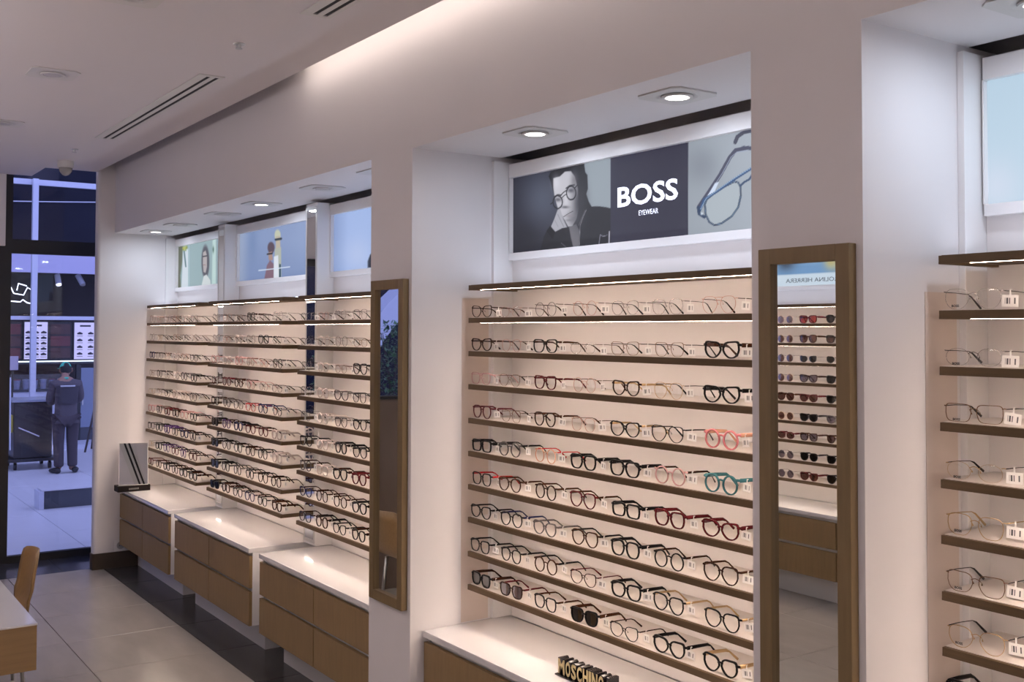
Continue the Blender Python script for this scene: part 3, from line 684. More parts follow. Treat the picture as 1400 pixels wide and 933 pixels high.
def eyewear(x, y, z, shape, kind, col, tcol=None, lens='clear', label='', group='', yaw=0, face=1, tag=True, brand=False, cat='eyeglasses', s=1):
    D = eye_meshes(shape, kind)
    t = thing('sunglasses' if lens != 'clear' else 'eyeglasses', label, 'sunglasses' if lens != 'clear' else 'eyeglasses', (x, y, z+.0004), group)
    t.rotation_euler = (0, 0, yaw+(0 if face == 1 else PI)); t.scale = (s, s, s)
    fm = cmat(col); tm = cmat(tcol or (TIP.get(col, col) if kind in ('metal', 'rimless') else col))
    k = shape+kind
    if True:
        o = link(bpy.data.objects.new('front_frame', sm('front_frame|'+k, D['frame'])), t); setmat(o, fm)
    lm = {'clear': M_LENS, 'dark': M_SUN, 'brown': M_SUNB, 'red': M_SUNR, 'grey': M_SUNG}[lens]
    for i in (0, 1):
        o = link(bpy.data.objects.new('lens', sm('lens|%s%d' % (k, i), D['lens'][i])), t); setmat(o, lm)
        if brand and i == 0:
            global TEXTPRINT
            if TEXTPRINT is None:
                q = text('lens_print', 'BOSS', M_DEMO, None, 0, 0, .020, .0065, 0, depth=.0002, bold=.03); TEXTPRINT = q.data; bpy.data.objects.remove(q)
            p = link(bpy.data.objects.new('lens_print', TEXTPRINT), o); p.location = (-.0012, D['cy']+.004, D['zc']-.017)
        o = link(bpy.data.objects.new('temple', sm('temple|%s%d' % (k, i), D['temple'][i])), t); setmat(o, tm)
        if tcol: o['label'] = COL[tcol][0]+' temple'
    if tag:
        o = link(bpy.data.objects.new('price_tag', sm('price_tag|', (tg.v, tg.f), False)), t); setmat(o, M_TAG)
        o.location = (.026+random.uniform(-.004, .014), -(D['yo']+.010), D['ze']-.0105); o.rotation_euler = (random.uniform(-.12, .12), 0, random.uniform(-.25, .25))
    return t
ORD = ['first', 'second', 'third', 'fourth', 'fifth', 'sixth', 'seventh', 'eighth', 'ninth']
SHN = {'round': 'round', 'panto': 'rounded', 'square': 'square', 'rect': 'rectangular', 'cat': 'cat-eye', 'butterfly': 'wide cat-eye', 'aviator': 'aviator', 'geo': 'angular', 'oval': 'oval'}
KN = {'acetate': '', 'bold': 'thick ', 'metal': 'thin ', 'rimless': 'rimless ', 'slim': 'slim '}
def desc(shape, kind, col, lens):
    return '%s%s %s %s' % (KN[kind], COL[col][0], SHN[shape], 'sunglasses' if lens != 'clear' else 'eyeglasses')
# ---- centre bay, read off the photograph row by row: (shape, kind, colour, temple colour, lens)
A = lambda s, k, c, t=None, l='clear': (s, k, c, t, l)
CEN = [
 [A('cat', 'slim', 'brown'), A('oval', 'rimless', 'rosegold', 'tort'), A('round', 'metal', 'gun', 'brown'), A('round', 'metal', 'rosegold', 'brown'), A('panto', 'metal', 'silver', 'black'), A('geo', 'metal', 'silver', 'black'), A('aviator', 'metal', 'rosegold', 'brown')],
 [A('cat', 'acetate', 'brown'), A('panto', 'metal', 'rosegold', 'brown'), A('square', 'acetate', 'black', 'tort'), A('oval', 'rimless', 'silver', 'brown'), A('square', 'metal', 'bronze', 'black'), A('square', 'metal', 'bronze', 'black'), A('cat', 'bold', 'black', 'tort')],
 [A('square', 'slim', 'rose', 'rose'), A('panto', 'metal', 'bronze', 'brown'), A('square', 'acetate', 'burg'), A('round', 'metal', 'rosegold', 'tort'), A('cat', 'acetate', 'brown', 'gold'), A('aviator', 'metal', 'gold', 'black'), A('cat', 'bold', 'black')],
 [A('panto', 'acetate', 'burg'), A('square', 'metal', 'bronze', 'brown'), A('panto', 'acetate', 'brown', 'tort'), A('geo', 'metal', 'rosegold', 'tort'), A('cat', 'acetate', 'black', 'gold'), A('butterfly', 'slim', 'black', 'black'), A('round', 'bold', 'pink', 'peach')],
 [A('rect', 'bold', 'black'), A('round', 'acetate', 'grey', 'black'), A('round', 'slim', 'peach', 'red'), A('square', 'bold', 'black'), A('square', 'bold', 'black'), A('round', 'acetate', 'rose', 'brown'), A('round', 'bold', 'teal')],
 [A('square', 'acetate', 'black', 'red'), A('panto', 'acetate', 'tort'), A('round', 'acetate', 'brown', 'tort'), A('butterfly', 'acetate', 'burg', 'tort'), A('rect', 'bold', 'black'), A('square', 'bold', 'burg'), A('cat', 'bold', 'burg')],
 [A('cat', 'acetate', 'black'), A('panto', 'acetate', 'black', 'navy'), A('cat', 'acetate', 'grey', 'grey'), A('butterfly', 'acetate', 'tort', 'black'), A('geo', 'bold', 'black'), A('round', 'acetate', 'black', 'brown'), A('butterfly', 'acetate', 'brown', 'tort')],
 [A('square', 'acetate', 'black'), A('panto', 'acetate', 'black'), A('round', 'acetate', 'tort', 'black'), A('cat', 'slim', 'brown', 'burg'), A('square', 'bold', 'black'), A('butterfly', 'acetate', 'black', 'gold'), A('butterfly', 'acetate', 'black', 'gold')],
 [A('square', 'bold', 'black', 'brown', 'dark'), A('square', 'acetate', 'brown', 'burg', 'grey'), A('square', 'acetate', 'black', 'tort'), A('square', 'bold', 'black', 'tort', 'dark'), A('cat', 'slim', 'black', 'brown'), A('cat', 'bold', 'black'), A('cat', 'bold', 'black', 'gold')]]
CY = [4.111, 3.872, 3.616, 3.352, 3.10, 2.856, 2.60]
for r in range(9):
    for i in range(7):
        s_, k_, c_, t_, l_ = CEN[r][i]
        eyewear(S+.022, CY[i]+random.uniform(-.008, .008), SZ[r+1], s_, k_, c_, t_, l_, '%s, %s from left on %s shelf, centre bay' % (desc(s_, k_, c_, l_), ORD[i], ORD[r]), 'glasses in the centre bay', random.uniform(-.05, .05))
# ---- far bays: colours by row
BAY2 = [
 ['silver', 'rosegold', 'bronze', 'black', 'gun', 'silver'], ['silver', 'rosegold', 'clear', 'gun', 'black', 'silver'], ['rose', 'clear', 'rose', 'bronze', 'rosegold', 'black'],
 ['burg', 'burg', 'tort', 'rose', 'silver', 'gun'], ['black', 'black', 'grey', 'red', 'navy', 'black'], ['black', 'purple', 'navy', 'burg', 'burg', 'clear'],
 ['black', 'grey', 'black', 'brown', 'black', 'clear'], ['black', 'black', 'grey', 'black', 'brown', 'brown'], ['black', 'brown', 'black', 'navy', 'black', 'tort']]
BAY1 = [
 ['clear', 'rosegold', 'silver', 'rosegold', 'clear', 'gun'], ['silver', 'gold', 'silver', 'rosegold', 'gun', 'clear'], ['navy', 'gun', 'rosegold', 'clear', 'rosegold', 'black'],
 ['bronze', 'black', 'silver', 'clear', 'grey', 'black'], ['gold', 'bronze', 'brown', 'clear', 'bronze', 'black'], ['rose', 'brown', 'burg', 'brown', 'rose', 'black'],
 ['grey', 'black', 'purple', 'black', 'navy', 'black'], ['gold', 'black', 'purple', 'burg', 'purple', 'burg'], ['burg', 'brown', 'black', 'brown', 'black', 'black']]
BAY3 = [
 ['silver', 'rosegold', 'silver', 'gun'], ['silver', 'clear', 'gun', 'bronze'], ['silver', 'clear', 'bronze', 'black'], ['silver', 'clear', 'grey', 'black'],
 ['gun', 'clear', 'black', 'black'], ['black', 'clear', 'black', 'black'], ['grey', 'clear', 'black', 'burg'], ['navy', 'brown', 'brown', 'black'], ['black', 'brown', 'black', 'black']]
Y2 = [7.74, 7.50, 7.262, 7.026, 6.79, 6.55]; Y1 = [9.38, 9.155, 8.93, 8.705, 8.48, 8.25]; Y3 = [6.09, 5.845, 5.60, 5.355]
MET = ('silver', 'gold', 'rosegold', 'gun', 'bronze')
for data, YY, nm, gp in ((BAY1, Y1, 'farthest bay', 'glasses in the farthest bay'), (BAY2, Y2, 'second farthest bay', 'glasses in the second farthest bay'), (BAY3, Y3, 'bay left of pillar', 'glasses in the bay left of the pillar')):
    for r in range(9):
        for i, c_ in enumerate(data[r]):
            k_ = 'metal' if c_ in MET else random.choice(('acetate', 'acetate', 'bold') if r > 4 else ('slim', 'acetate'))
            s_ = random.choice(('round', 'panto', 'square', 'cat', 'butterfly') if k_ != 'metal' else ('round', 'panto', 'oval', 'geo'))
            l_ = 'clear'
            if data is BAY2 and i == 0 and r in (5, 6, 7, 8): k_ = 'bold'; s_ = 'square'; l_ = 'dark'
            eyewear(S+.022, YY[i]+random.uniform(-.008, .008), SZ[r+1], s_, k_, c_, random.choice((None, None, 'black', 'brown')) if c_ not in ('red', 'clear', 'rose') else None, l_,
                    '%s, %s from left on %s shelf, %s' % (desc(s_, k_, c_, l_), ORD[i], ORD[r], nm), gp, random.uniform(-.06, .06))
# ---- right edge bay: one pair per shelf in view
RB = [A('panto', 'rimless', 'silver', 'gun'), A('oval', 'rimless', 'silver', 'gun'), A('rect', 'metal', 'bronze', 'gun'), A('oval', 'rimless', 'gold', 'black'), A('geo', 'metal', 'gold', 'gold'), A('square', 'metal', 'bronze', 'gun'), A('panto', 'metal', 'gold', 'black'), A('square', 'bold', 'black'), A('square', 'acetate', 'black')]
for r in range(8):
    s_, k_, c_, t_, l_ = RB[r]
    eyewear(S+.03, 1.662, SZ[r+1], s_, k_, c_, t_, l_, '%s on %s shelf, bay at right edge of photo' % (desc(s_, k_, c_, l_), ORD[r]), 'glasses in the right edge bay', random.uniform(-.03, .03), brand=True, s=1.08)
# ---- sunglasses on the opposite wall (seen in the framed mirror)
OC = [[('grey', 'round', 'rosegold'), ('red', 'square', 'burg'), ('dark', 'panto', 'black')], [('brown', 'round', 'gold'), ('brown', 'panto', 'tort'), ('brown', 'square', 'black')], [('brown', 'round', 'silver'), ('dark', 'cat', 'silver'), ('dark', 'cat', 'silver')],
      [('brown', 'round', 'gold'), ('grey', 'cat', 'brown'), ('dark', 'square', 'black')], [('brown', 'panto', 'tort'), ('brown', 'cat', 'burg'), ('dark', 'cat', 'black')], [('brown', 'round', 'gold'), ('dark', 'cat', 'black'), ('grey', 'cat', 'grey')],
      [('brown', 'oval', 'burg'), ('grey', 'square', 'tort'), ('brown', 'panto', 'tort')], [('grey', 'round', 'silver'), ('dark', 'panto', 'black'), ('dark', 'square', 'black')], [('grey', 'round', 'gun'), ('brown', 'cat', 'burg'), ('dark', 'butterfly', 'black')]]
for r in range(9):
    for i, yy in enumerate((5.77, 5.54, 5.28)):
        l_, s_, c_ = OC[r][i]; k_ = 'metal' if c_ in MET else 'bold'
        eyewear(-1.93-.022, yy, SZ[r+1], s_, k_, c_, None, l_, '%s, %s shelf on opposite wall, %s in near mirror' % (desc(s_, k_, c_, l_), ORD[r], ('left', 'middle', 'right')[i]), 'sunglasses seen in the near mirror', 0, face=-1, tag=False, s=1.05)

# ------------------------------------------------------------------ small things
t = thing('letter_sign', 'black and gold block-letter MOSCHINO sign standing on the centre counter', 'sign', (2.58, 3.25, ZC))
M_GOLD = mat('sign_gold_face', (.62, .50, .26), .35, metal=.35); M_SB = mat('sign_black', (.012, .010, .012), .2)
bx('sign_base', M_SB, 2.555, 2.625, 3.095, 3.40, ZC+.0005, ZC+.006, t, .001)
word = 'MOSCHINO'; wds = [1.35, 1, 1, 1, 1.05, .5, 1.1, 1]; tot = sum(wds); yy = 3.392; Ltot = .288
for chh, wd in zip(word, wds):
    w_ = Ltot*wd/tot
    k = text('letter', chh, M_SB, t, yy-w_/2, ZC+.006+.032, w_*.93, .064, 2.610, depth=.045, bold=.04)
    text('letter_face', chh, M_GOLD, k, yy-w_/2, ZC+.006+.031, w_*.80, .058, 2.5648, depth=.0015, bold=.03)
    yy -= w_
bx('sign_end_block', M_SB, 2.57, 2.62, 3.082, 3.10, ZC+.006, ZC+.068, t, .004)
# tabletop mirror on the farthest counter
t = thing('tabletop_mirror', 'tilted tabletop mirror on dark base on the farthest counter', 'mirror', (2.48, 9.25, ZC))
bx('mirror_base', mat('dark_base', (.010, .007, .007), .6, spec=.15), 2.345, 2.612, 9.20, 9.33, ZC+.0008, ZC+.05, t, .004)
M_FT = mat('base_print', (.16, .15, .14), .5)
bb = MB()
for k in range(7): bb.box(2.435+k*.012, 2.443+k*.012, 9.1993, 9.2003, ZC+.017, ZC+.031)
bb.build('base_lettering', M_FT, t)
nrm = Vector((-.222, -.885, .409)).normalized()
xa = Vector((0, 0, 1)).cross(nrm).normalized(); xa = -xa if xa.x < 0 else xa; za = nrm.cross(xa); za = -za if za.z < 0 else za
cc = Vector((2.480, 9.235, ZC+.05))
def mq(u, v, d): return tuple(cc+xa*u+za*v+nrm*d)
hw = .118; hh = .375
bm_ = MB(); v = [mq(a, b, d) for d in (-.008, 0) for a, b in ((-hw, 0), (hw, 0), (hw, hh), (-hw, hh))]
bm_.add(v, [(3, 2, 1, 0), (4, 5, 6, 7), (0, 1, 5, 4), (1, 2, 6, 5), (2, 3, 7, 6), (3, 0, 4, 7)]); bm_.build('mirror_back', M_FIX, t)
h2 = hw-.004; v = [mq(a, b, .0008) for a, b in ((-h2, .004), (h2, .004), (h2, hh-.004), (-h2, hh-.004))]
obj('mirror_glass', v, [(0, 1, 2, 3)], M_MIRROR, t)
# wall socket
t = thing('wall_socket', 'round white power socket low on the end wall', 'socket', (2.445, ya, .17))
bx('socket_plate', M_WHITE, 2.395, 2.495, ya-.008, ya-.0005, .125+.012, .235, t, .003)
s_ = MB()
v = [(2.445+.032*math.cos(k*PI/10), y, .187+.032*math.sin(k*PI/10)) for y in (ya-.0115, ya-.006) for k in range(20)]
s_.add(v, [tuple(range(20))]+[(k, (k+1) % 20, 20+(k+1) % 20, 20+k) for k in range(20)]); s_.build('socket_ring', M_STEEL, t)
s_ = MB()
for dx in (-.009, .009): s_.box(2.445+dx-.003, 2.445+dx+.003, ya-.0125, ya-.0112, .184, .190)
s_.build('socket_hole', M_BLACK, t)
# consultation table and chair
t = thing('consultation_table', 'wooden consultation table with glossy white glass top at left edge', 'table', (.3, 5.9, 0))
MB().box(-.55, .958, 5.075, 6.6, .742, .75, .002).build('glass_top', M_TOP, t)
MB().box(-.55, .956, 5.078, 6.598, .545, .7415, .002).build('apron', M_TABLE, t)
MB().box(.35, .80, 5.25, 5.32, .0, .5445, .002).build('leg_panel', M_TABLE, t)
MB().box(.35, .80, 6.35, 6.42, .0, .5445, .002).build('leg_panel', M_TABLE, t)
t = thing('plywood_chair', 'curved light plywood chair behind the table at left edge', 'chair', (1.02, 6.62, 0))
def shell(n=10, mrows=10):
    V = []; rows = []
    prof = [(-.22, .45), (-.05, .445), (.08, .45), (.145, .475), (.175, .53), (.19, .58), (.20, .66), (.212, .73), (.22, .79)]
    th = .012; grid = []
    for k, (x, z) in enumerate(prof):
        hwk = .20 if k < 6 else .20-.006*(k-5)
        row = []
        for i in range(n+1):
            s = i/n*2-1
            row.append((1.02+x-.035*s*s*(1 if k > 3 else .2), 6.62+s*hwk, z-(.018*abs(s)**8 if k == len(prof)-1 else 0)-(.012*s if k == len(prof)-1 else 0)))
        grid.append(row)
    m_ = MB(); n1 = n+1; R = len(prof)
    v = [p for r in grid for p in r]
    f = [(a*n1+b, a*n1+b+1, (a+1)*n1+b+1, (a+1)*n1+b) for a in range(R-1) for b in range(n)]
    m_.add(v, f); return m_
sh = shell().build('seat_shell', M_TABLE, t, smooth=True)
md = sh.modifiers.new('thick', 'SOLIDIFY'); md.thickness = .014; md.offset = 0
for sx in (-1, 1):
    for sy in (-1, 1):
        MB().tube([(1.02+sx*.12-.02, 6.62+sy*.13, .437), (1.0+sx*.17-.02, 6.62+sy*.18, 0)], [.014, .010], 8).build('leg', M_STEEL, t, smooth=True)
# ------------------------------------------------------------------ outside the shop
M_PAVE = mat('mall_paving', (.62, .62, .66), .35, var=.06, scale=2)
M_LAV = mat('pale_metal', (.58, .60, .70), .4, var=.03)
M_NAVY = mat('dark_facade', (.014, .015, .026), .85, var=.4, scale=1.2, spec=.1)
M_KBR = mat('kiosk_dark_brown', (.030, .018, .016), .5, var=.4, scale=3)
M_SLATE = mat('slate_block', (.055, .06, .075), .5, var=.15)
gr = bx('mall_ground', mat('mall_grout', (.42, .42, .46), .8), -14, 9, 10.2, 24, -.14, -.008, kind='structure')
tiles('paving_slab', M_PAVE, [-1.2+1.2*i for i in range(8)], [10.25+1.2*i for i in range(10)], gr, gap=.003)
# low bench block
t = thing('stone_bench', 'low slate-fronted block with pale top on the mall floor outside', 'bench', (3.4, 13.9, 0))
MB().box(2.50, 4.4, 13.0, 13.22, .0, .205, .006).build('block', M_SLATE, t)
MB().box(2.47, 4.42, 12.97, 13.25, .2055, .22, .004).build('top_slab', M_PAVE, t)
MB().box(2.44, 2.495, 12.97, 13.24, .0, .205, .004).build('end_cheek', M_LAV, t)
# raised kerb further back
bx('mall_kerb', M_LAV, 1.0, 8.0, 19.2, 24, .0, .075, kind='structure')
# steel column and rails of the shopfront opposite
t = thing('pale_column', 'tall slim pale blue-white column standing outside behind the cart', 'column', (3.31, 18.2, 0))
MB().box(3.27, 3.355, 18.2, 18.3, 0, 4.46, .006).build('shaft', M_LAV, t)
MB().box(3.22, 3.40, 18.15, 18.35, 0, .03, .004).build('base_plate', M_LAV, t)
t = thing('cross_rail', 'upper pale horizontal rail outside, seen through the transom window', 'rail', (4, 18.25, 4.4))
bx('rail', M_LAV, .5, 6.5, 18.31, 18.37, 4.37, 4.46, t, .004)
t = thing('cross_rail', 'lower pale horizontal rail outside, just above the menu screens', 'rail', (4, 18.25, 2.2))
bx('rail', M_LAV, .5, 6.5, 18.31, 18.37, 2.20, 2.26, t, .004)
t = thing('hanging_cable', 'thin pale cable stretched across the dark facade high outside', 'cable', (4, 19.9, 4.3))
MB().tube([(2.5, 19.9, 4.22), (4.0, 19.9, 4.30), (5.6, 19.9, 4.40)], .010, 6).build('cable', M_LAV, t)
# dark facade over the kiosk
c = MB(); c.box(-14, 9, 19.97, 24, 3.62, 9).box(2.0, 7.5, 19.97, 20.0, 3.375, 3.62).box(7.5, 9, 19.4, 24, 0, 3.62).box(-14, 2.0, 19.4, 24, 0, 3.62)
c.build('facade_opposite', M_NAVY, kind='structure')
M_BAND = mat('soffit_band', (.50, .48, .66), .5)
c = MB(); c.box(2.0, 7.5, 19.9, 20.0, 3.04, 3.375)
c.build('trim_3', M_BAND, kind='structure')
c = MB(); c.box(2.0, 7.5, 22.4, 22.6, 0, 3.62).box(2.0, 7.5, 20.0, 22.4, 3.50, 3.62)
c.build('wall_kiosk', M_KBR, kind='structure')
for i in range(5):
    pass
# menu screens
M_SCR = mat('menu_screen_glow', (.1, .1, .1), .3, emit=(.62, .58, 1.0), estr=1.0)
M_INK = mat('menu_ink', (.03, .03, .05), .5)
def menu(x0, x1, z0, z1, y, cols, rows, label):
    t = thing('menu_screen', label, 'screen', ((x0+x1)/2, y, z0))
    bx('bezel', M_BLACK, x0-.02, x1+.02, y, y+.06, z0-.02, z1+.02, t)
    s = bx('display', M_SCR, x0, x1, y-.004, y-.0005, z0, z1, t)
    m_ = MB(); rr = random.Random(int(x0*10)); wd = x1-x0; hd = z1-z0
    m_.box(x0+wd*.25, x0+wd*.75, y-.006, y-.0045, z1-.075, z1-.045)
    for r in range(rows):
        for c_ in range(cols):
            cx = x0+wd*(c_+.5)/cols; cz = z1-.14-(hd-.17)*(r+.5)/rows
            m_.tube([(cx-.045, y-.0055, cz), (cx, y-.0055, cz+.012), (cx+.045, y-.0055, cz)], [.012, .024, .012], 6)
            m_.box(cx-.05, cx+.05, y-.006, y-.0045, cz-.045, cz-.037)
    m_.build('menu_pictures', M_INK, s)
menu(3.496, 3.872, 1.525, 2.175, 20.05, 3, 5, 'lit menu screen outside at left, crossed by the pale column')
menu(4.32, 4.69, 1.515, 2.17, 20.05, 2, 4, 'lit menu screen outside at right, next to the end wall')
M_PIC = [mat('dim_red_print', (.12, .03, .03), .4, var=.5, scale=9), mat('dim_brown_print', (.07, .03, .025), .4, var=.5, scale=9)]
for k, (x0, x1) in enumerate(((3.10, 3.46), (3.91, 4.28))):
    t = thing('dark_menu_board', ('dark brown food board left of both menu screens', 'dark red food board between the two menu screens')[k], 'board', ((x0+x1)/2, 20.1, 1.53))
    bx('board', M_BLACK, x0-.02, x1+.02, 20.08, 20.12, 1.5, 2.18, t)
    for j in range(3): bx('print', M_PIC[(j+k) % 2], x0+.02, x1-.02, 20.074, 20.0795, 1.54+j*.21, 1.72+j*.21, t)
# counter lit edge, counter and food tubs
M_GLOW = mat('counter_glow', (1, 1, .9), .5, emit=(.85, .95, .80), estr=1.6)
t = thing('kiosk_counter', 'kiosk serving counter outside with glowing upper edge line', 'counter', (4.5, 20.2, 0))
bx('glow_line', M_GLOW, 2.9, 6.5, 19.96, 19.98, 1.475, 1.495, t)
bx('canopy_board', M_SLATE, 2.9, 6.5, 19.985, 20.5, 1.44, 1.50, t)
bx('counter_front', M_LAV, 2.0, 4.33, 20.3, 20.9, 0.076, .94, t)
bx('counter_top', M_SLATE, 2.0, 4.35, 20.27, 20.95, .94, .98, t)
bx('glass_guard', M_GLASS, 2.0, 4.33, 20.3, 20.31, .98, 1.25, t)
M_TUB = mat('food_tub', (.40, .40, .52), .4, var=.05)
for k in range(9):
    x = 3.02+k*.145
    t = thing('food_tub', '%s pale food tub from left on the kiosk counter' % ORD[k], 'tub', (x, 20.45, .98), 'food tubs on the kiosk counter')
    MB().lathe([(.045, .981), (.055, 1.13), (.058, 1.14)], x, 20.45, 12).build('tub', M_TUB, t)
    MB().lathe([(.060, 1.141), (.060, 1.155), (.03, 1.165)], x, 20.45, 12).build('lid', mat('red_lid', (.42, .08, .07), .4) if k % 2 else mat('white_lid', (.6, .6, .66), .4), t)
t = thing('grey_door', 'blue-grey metal fridge door outside beside the end wall', 'door', (4.65, 20.0, .08))
bx('door_leaf', mat('blue_grey_door', (.20, .24, .33), .4, var=.03), 4.42, 4.85, 19.95, 20.0, .30, 1.36, t, .005)
bx('door_frame', M_BLACK, 4.34, 4.415, 19.94, 20.02, .076, 1.42, t)
bx('door_handle', M_STEEL, 4.44, 4.46, 19.92, 19.948, .7, 1.0, t)
bx('vent_panel', M_SLATE, 4.42, 4.85, 19.95, 20.0, .076, .295, t)
t = thing('wooden_easel', 'dark folding wooden stand leaning outside by the end wall', 'stand', (4.45, 18.8, 0))
for a, b in (((4.45, 18.8, 1.0), (4.20, 18.6, 0)), ((4.47, 18.8, 1.0), (4.52, 18.6, 0)), ((4.46, 18.82, .98), (4.42, 19.1, 0))):
    MB().tube([a, b], .018, 6).build('leg', M_KBR, t)
MB().tube([(4.30, 18.66, .38), (4.51, 18.66, .38)], .012, 6).build('crossbar', M_KBR, t)
t = thing('small_notice', 'small pinkish grey notice board at left edge outside', 'sign', (2.95, 18.9, 1.4))
bx('notice', mat('notice_pink', (.45, .40, .48), .5), 2.966, 3.118, 18.35, 18.37, 1.40, 1.62, t, .003)
MB().tube([(3.04, 18.38, 1.5), (3.04, 18.38, 0)], .015, 6).build('post', M_BLACK, t)
MB().box(2.95, 3.17, 18.28, 18.48, 0, .02).build('base_plate', M_BLACK, t)
# track spots and neon zigzag
M_NEON = mat('neon_white', (1, 1, 1), .5, emit=(.95, .93, 1), estr=2.2)
for k, (x, z, on) in enumerate(((4.09, 2.86, 1), (4.44, 2.87, 0))):
    t = thing('track_spotlight', ('lit track spotlight hanging outside above left', 'unlit tilted track spotlight hanging outside, nearer the end wall')[k], 'spotlight', (x, 20.3, 3.5))
    MB().tube([(x, 20.3, 3.499), (x, 20.3, z+.16)], .008, 6).build('stem', M_LAV, t)
    MB().tube([(x-.02, 20.33, z+.17), (x+(.0 if on else .06), 20.27, z)], .05, 12).build('lamp_body', M_LAV, t, smooth=False)
    MB().tube([(x+(.0 if on else .06), 20.268, z-.004), (x+(.0 if on else .06), 20.262, z-.016)], .045, 12).build('lamp_face', M_NEON if on else M_LAMPOFF, t)
zz = lambda u, v: (3.253+(u-8)*.0124, 20.5, 2.96-(v-380)*.0137)
for k, L in enumerate(([(13, 388), (19, 400), (32, 402), (37, 392), (44, 396)], [(23, 396), (25, 387), (36, 390)], [(13, 410), (28, 411), (31, 408), (37, 412), (44, 413)])):
    t = thing('neon_line', ('long zigzag white neon line outside, middle of three', 'short upper white neon line outside', 'lowest white neon line outside')[k], 'neon light', zz(*L[0]), 'neon lines on the kiosk')
    MB().tube([zz(*p) for p in L], .010, 6).build('tube', M_NEON, t)
t = thing('small_round_light', 'tiny bright round ceiling light under the kiosk soffit outside', 'ceiling light', (4.5, 19.8, 3.6))
MB().lathe([(.05, 3.46), (.05, 3.435), (.03, 3.43)], 4.38, 19.7, 14).build('lamp', M_NEON, t)
MB().tube([(4.38, 19.7, 3.46), (4.38, 19.7, 3.54), (4.38, 19.95, 3.54)], .02, 6).build('bracket', M_LAV, t)

# cleaning trolley
t = thing('cleaning_trolley', 'dark boxy cleaning trolley on castors beside the worker outside', 'trolley', (3.1, 17.0, 0))
M_CART = mat('cart_dark', (.018, .020, .028), .35, var=.2); M_RIM = mat('cart_rim', (.30, .33, .42), .3)
MB().box(2.80, 3.32, 16.75, 17.45, .17, .98, .012).build('body', M_CART, t)
MB().box(2.77, 3.35, 16.72, 17.48, .985, 1.02, .01).build('rim', M_RIM, t)
MB().box(2.72, 3.40, 16.70, 17.50, .12, .165, .008).build('chassis', M_CART, t)
MB().tube([(2.86, 16.742, .62), (3.02, 16.742, .54), (3.14, 16.742, .48)], .009, 6).build('diagonal_strip', M_LAV, t)
MB().tube([(2.755, 16.76, .30), (2.74, 16.74, 1.35)], .012, 6).build('broom_handle', M_LAV, t)
bx('yellow_sign', mat('caution_yellow', (.5, .42, .06), .5), 2.765, 2.795, 16.8, 17.0, .55, .80, t, .004)
for x in (2.83, 3.30):
    for y in (16.80, 17.40):
        MB().tube([(x-.018, y, .055), (x+.018, y, .055)], .055, 14).build('castor', M_BLACK, t)

# worker seen from behind
M_SKIN = mat('skin_tan', (.30, .16, .11), .6, var=.05); M_JKT = mat('uniform_grey', (.075, .062, .075), .8, var=.12, scale=10); M_JD = mat('uniform_dark', (.040, .034, .044), .8, var=.15, scale=10)
M_TRS = mat('trouser_mauve', (.050, .038, .048), .85, var=.15, scale=12); M_CAP = mat('cap_green', (.07, .50, .34), .7, var=.1); M_HAIR = mat('hair_black', (.012, .01, .01), .8); M_SHOE = mat('shoe_dark', (.02, .02, .025), .6)
PX, PY = 3.37, 16.10
worker = thing('person', 'person in grey work uniform and green cap, back turned, at trolley outside', 'person', (PX, PY, 0))
def skin(name, verts, edges, rads, m, sub=2, root=0, parent=worker):
    me = bpy.data.meshes.new(name); me.from_pydata([(x, y, z) for x, y, z in verts], edges, []); me.materials.append(m)
    o = link(bpy.data.objects.new(name, me), parent)
    sk = o.modifiers.new('skin', 'SKIN'); sk.use_smooth_shade = True
    for i, r in enumerate(rads):
        sv = me.skin_vertices[0].data[i]; sv.radius = r if hasattr(r, '__len__') else (r, r); sv.use_root = (i == root)
    sd = o.modifiers.new('sub', 'SUBSURF'); sd.levels = sub; sd.render_levels = sub
    return o
# x right, y forward (away from viewer)
V = [(0, 0, .86), (0, .0, 1.02), (0, .01, 1.18), (0, .04, 1.30), (0, .07, 1.36), (0, .11, 1.43),
     (-.16, .03, 1.26), (-.20, .08, 1.04), (-.13, .28, .98), (-.10, .35, .98),
     (.16, .03, 1.26), (.21, .08, 1.05), (.13, .27, .99), (.10, .34, 1.0),
     (-.09, 0, .80), (-.085, .01, .46), (-.08, -.01, .10), (-.085, .10, .045),
     (.09, 0, .80), (.085, .02, .46), (.085, -.02, .10), (.10, .08, .045)]
Ed = [(0, 1), (1, 2), (2, 3), (3, 4), (4, 5), (3, 6), (6, 7), (7, 8), (8, 9), (3, 10), (10, 11), (11, 12), (12, 13), (0, 14), (14, 15), (15, 16), (16, 17), (0, 18), (18, 19), (19, 20), (20, 21)]
Rd = [(.13, .10), (.125, .09), (.14, .10), (.11, .08), .052, .05, .06, .045, .034, .026, .06, .045, .034, .026, .085, .058, .042, .035, .085, .058, .042, .035]
skin('body', V, Ed, Rd, M_SKIN)
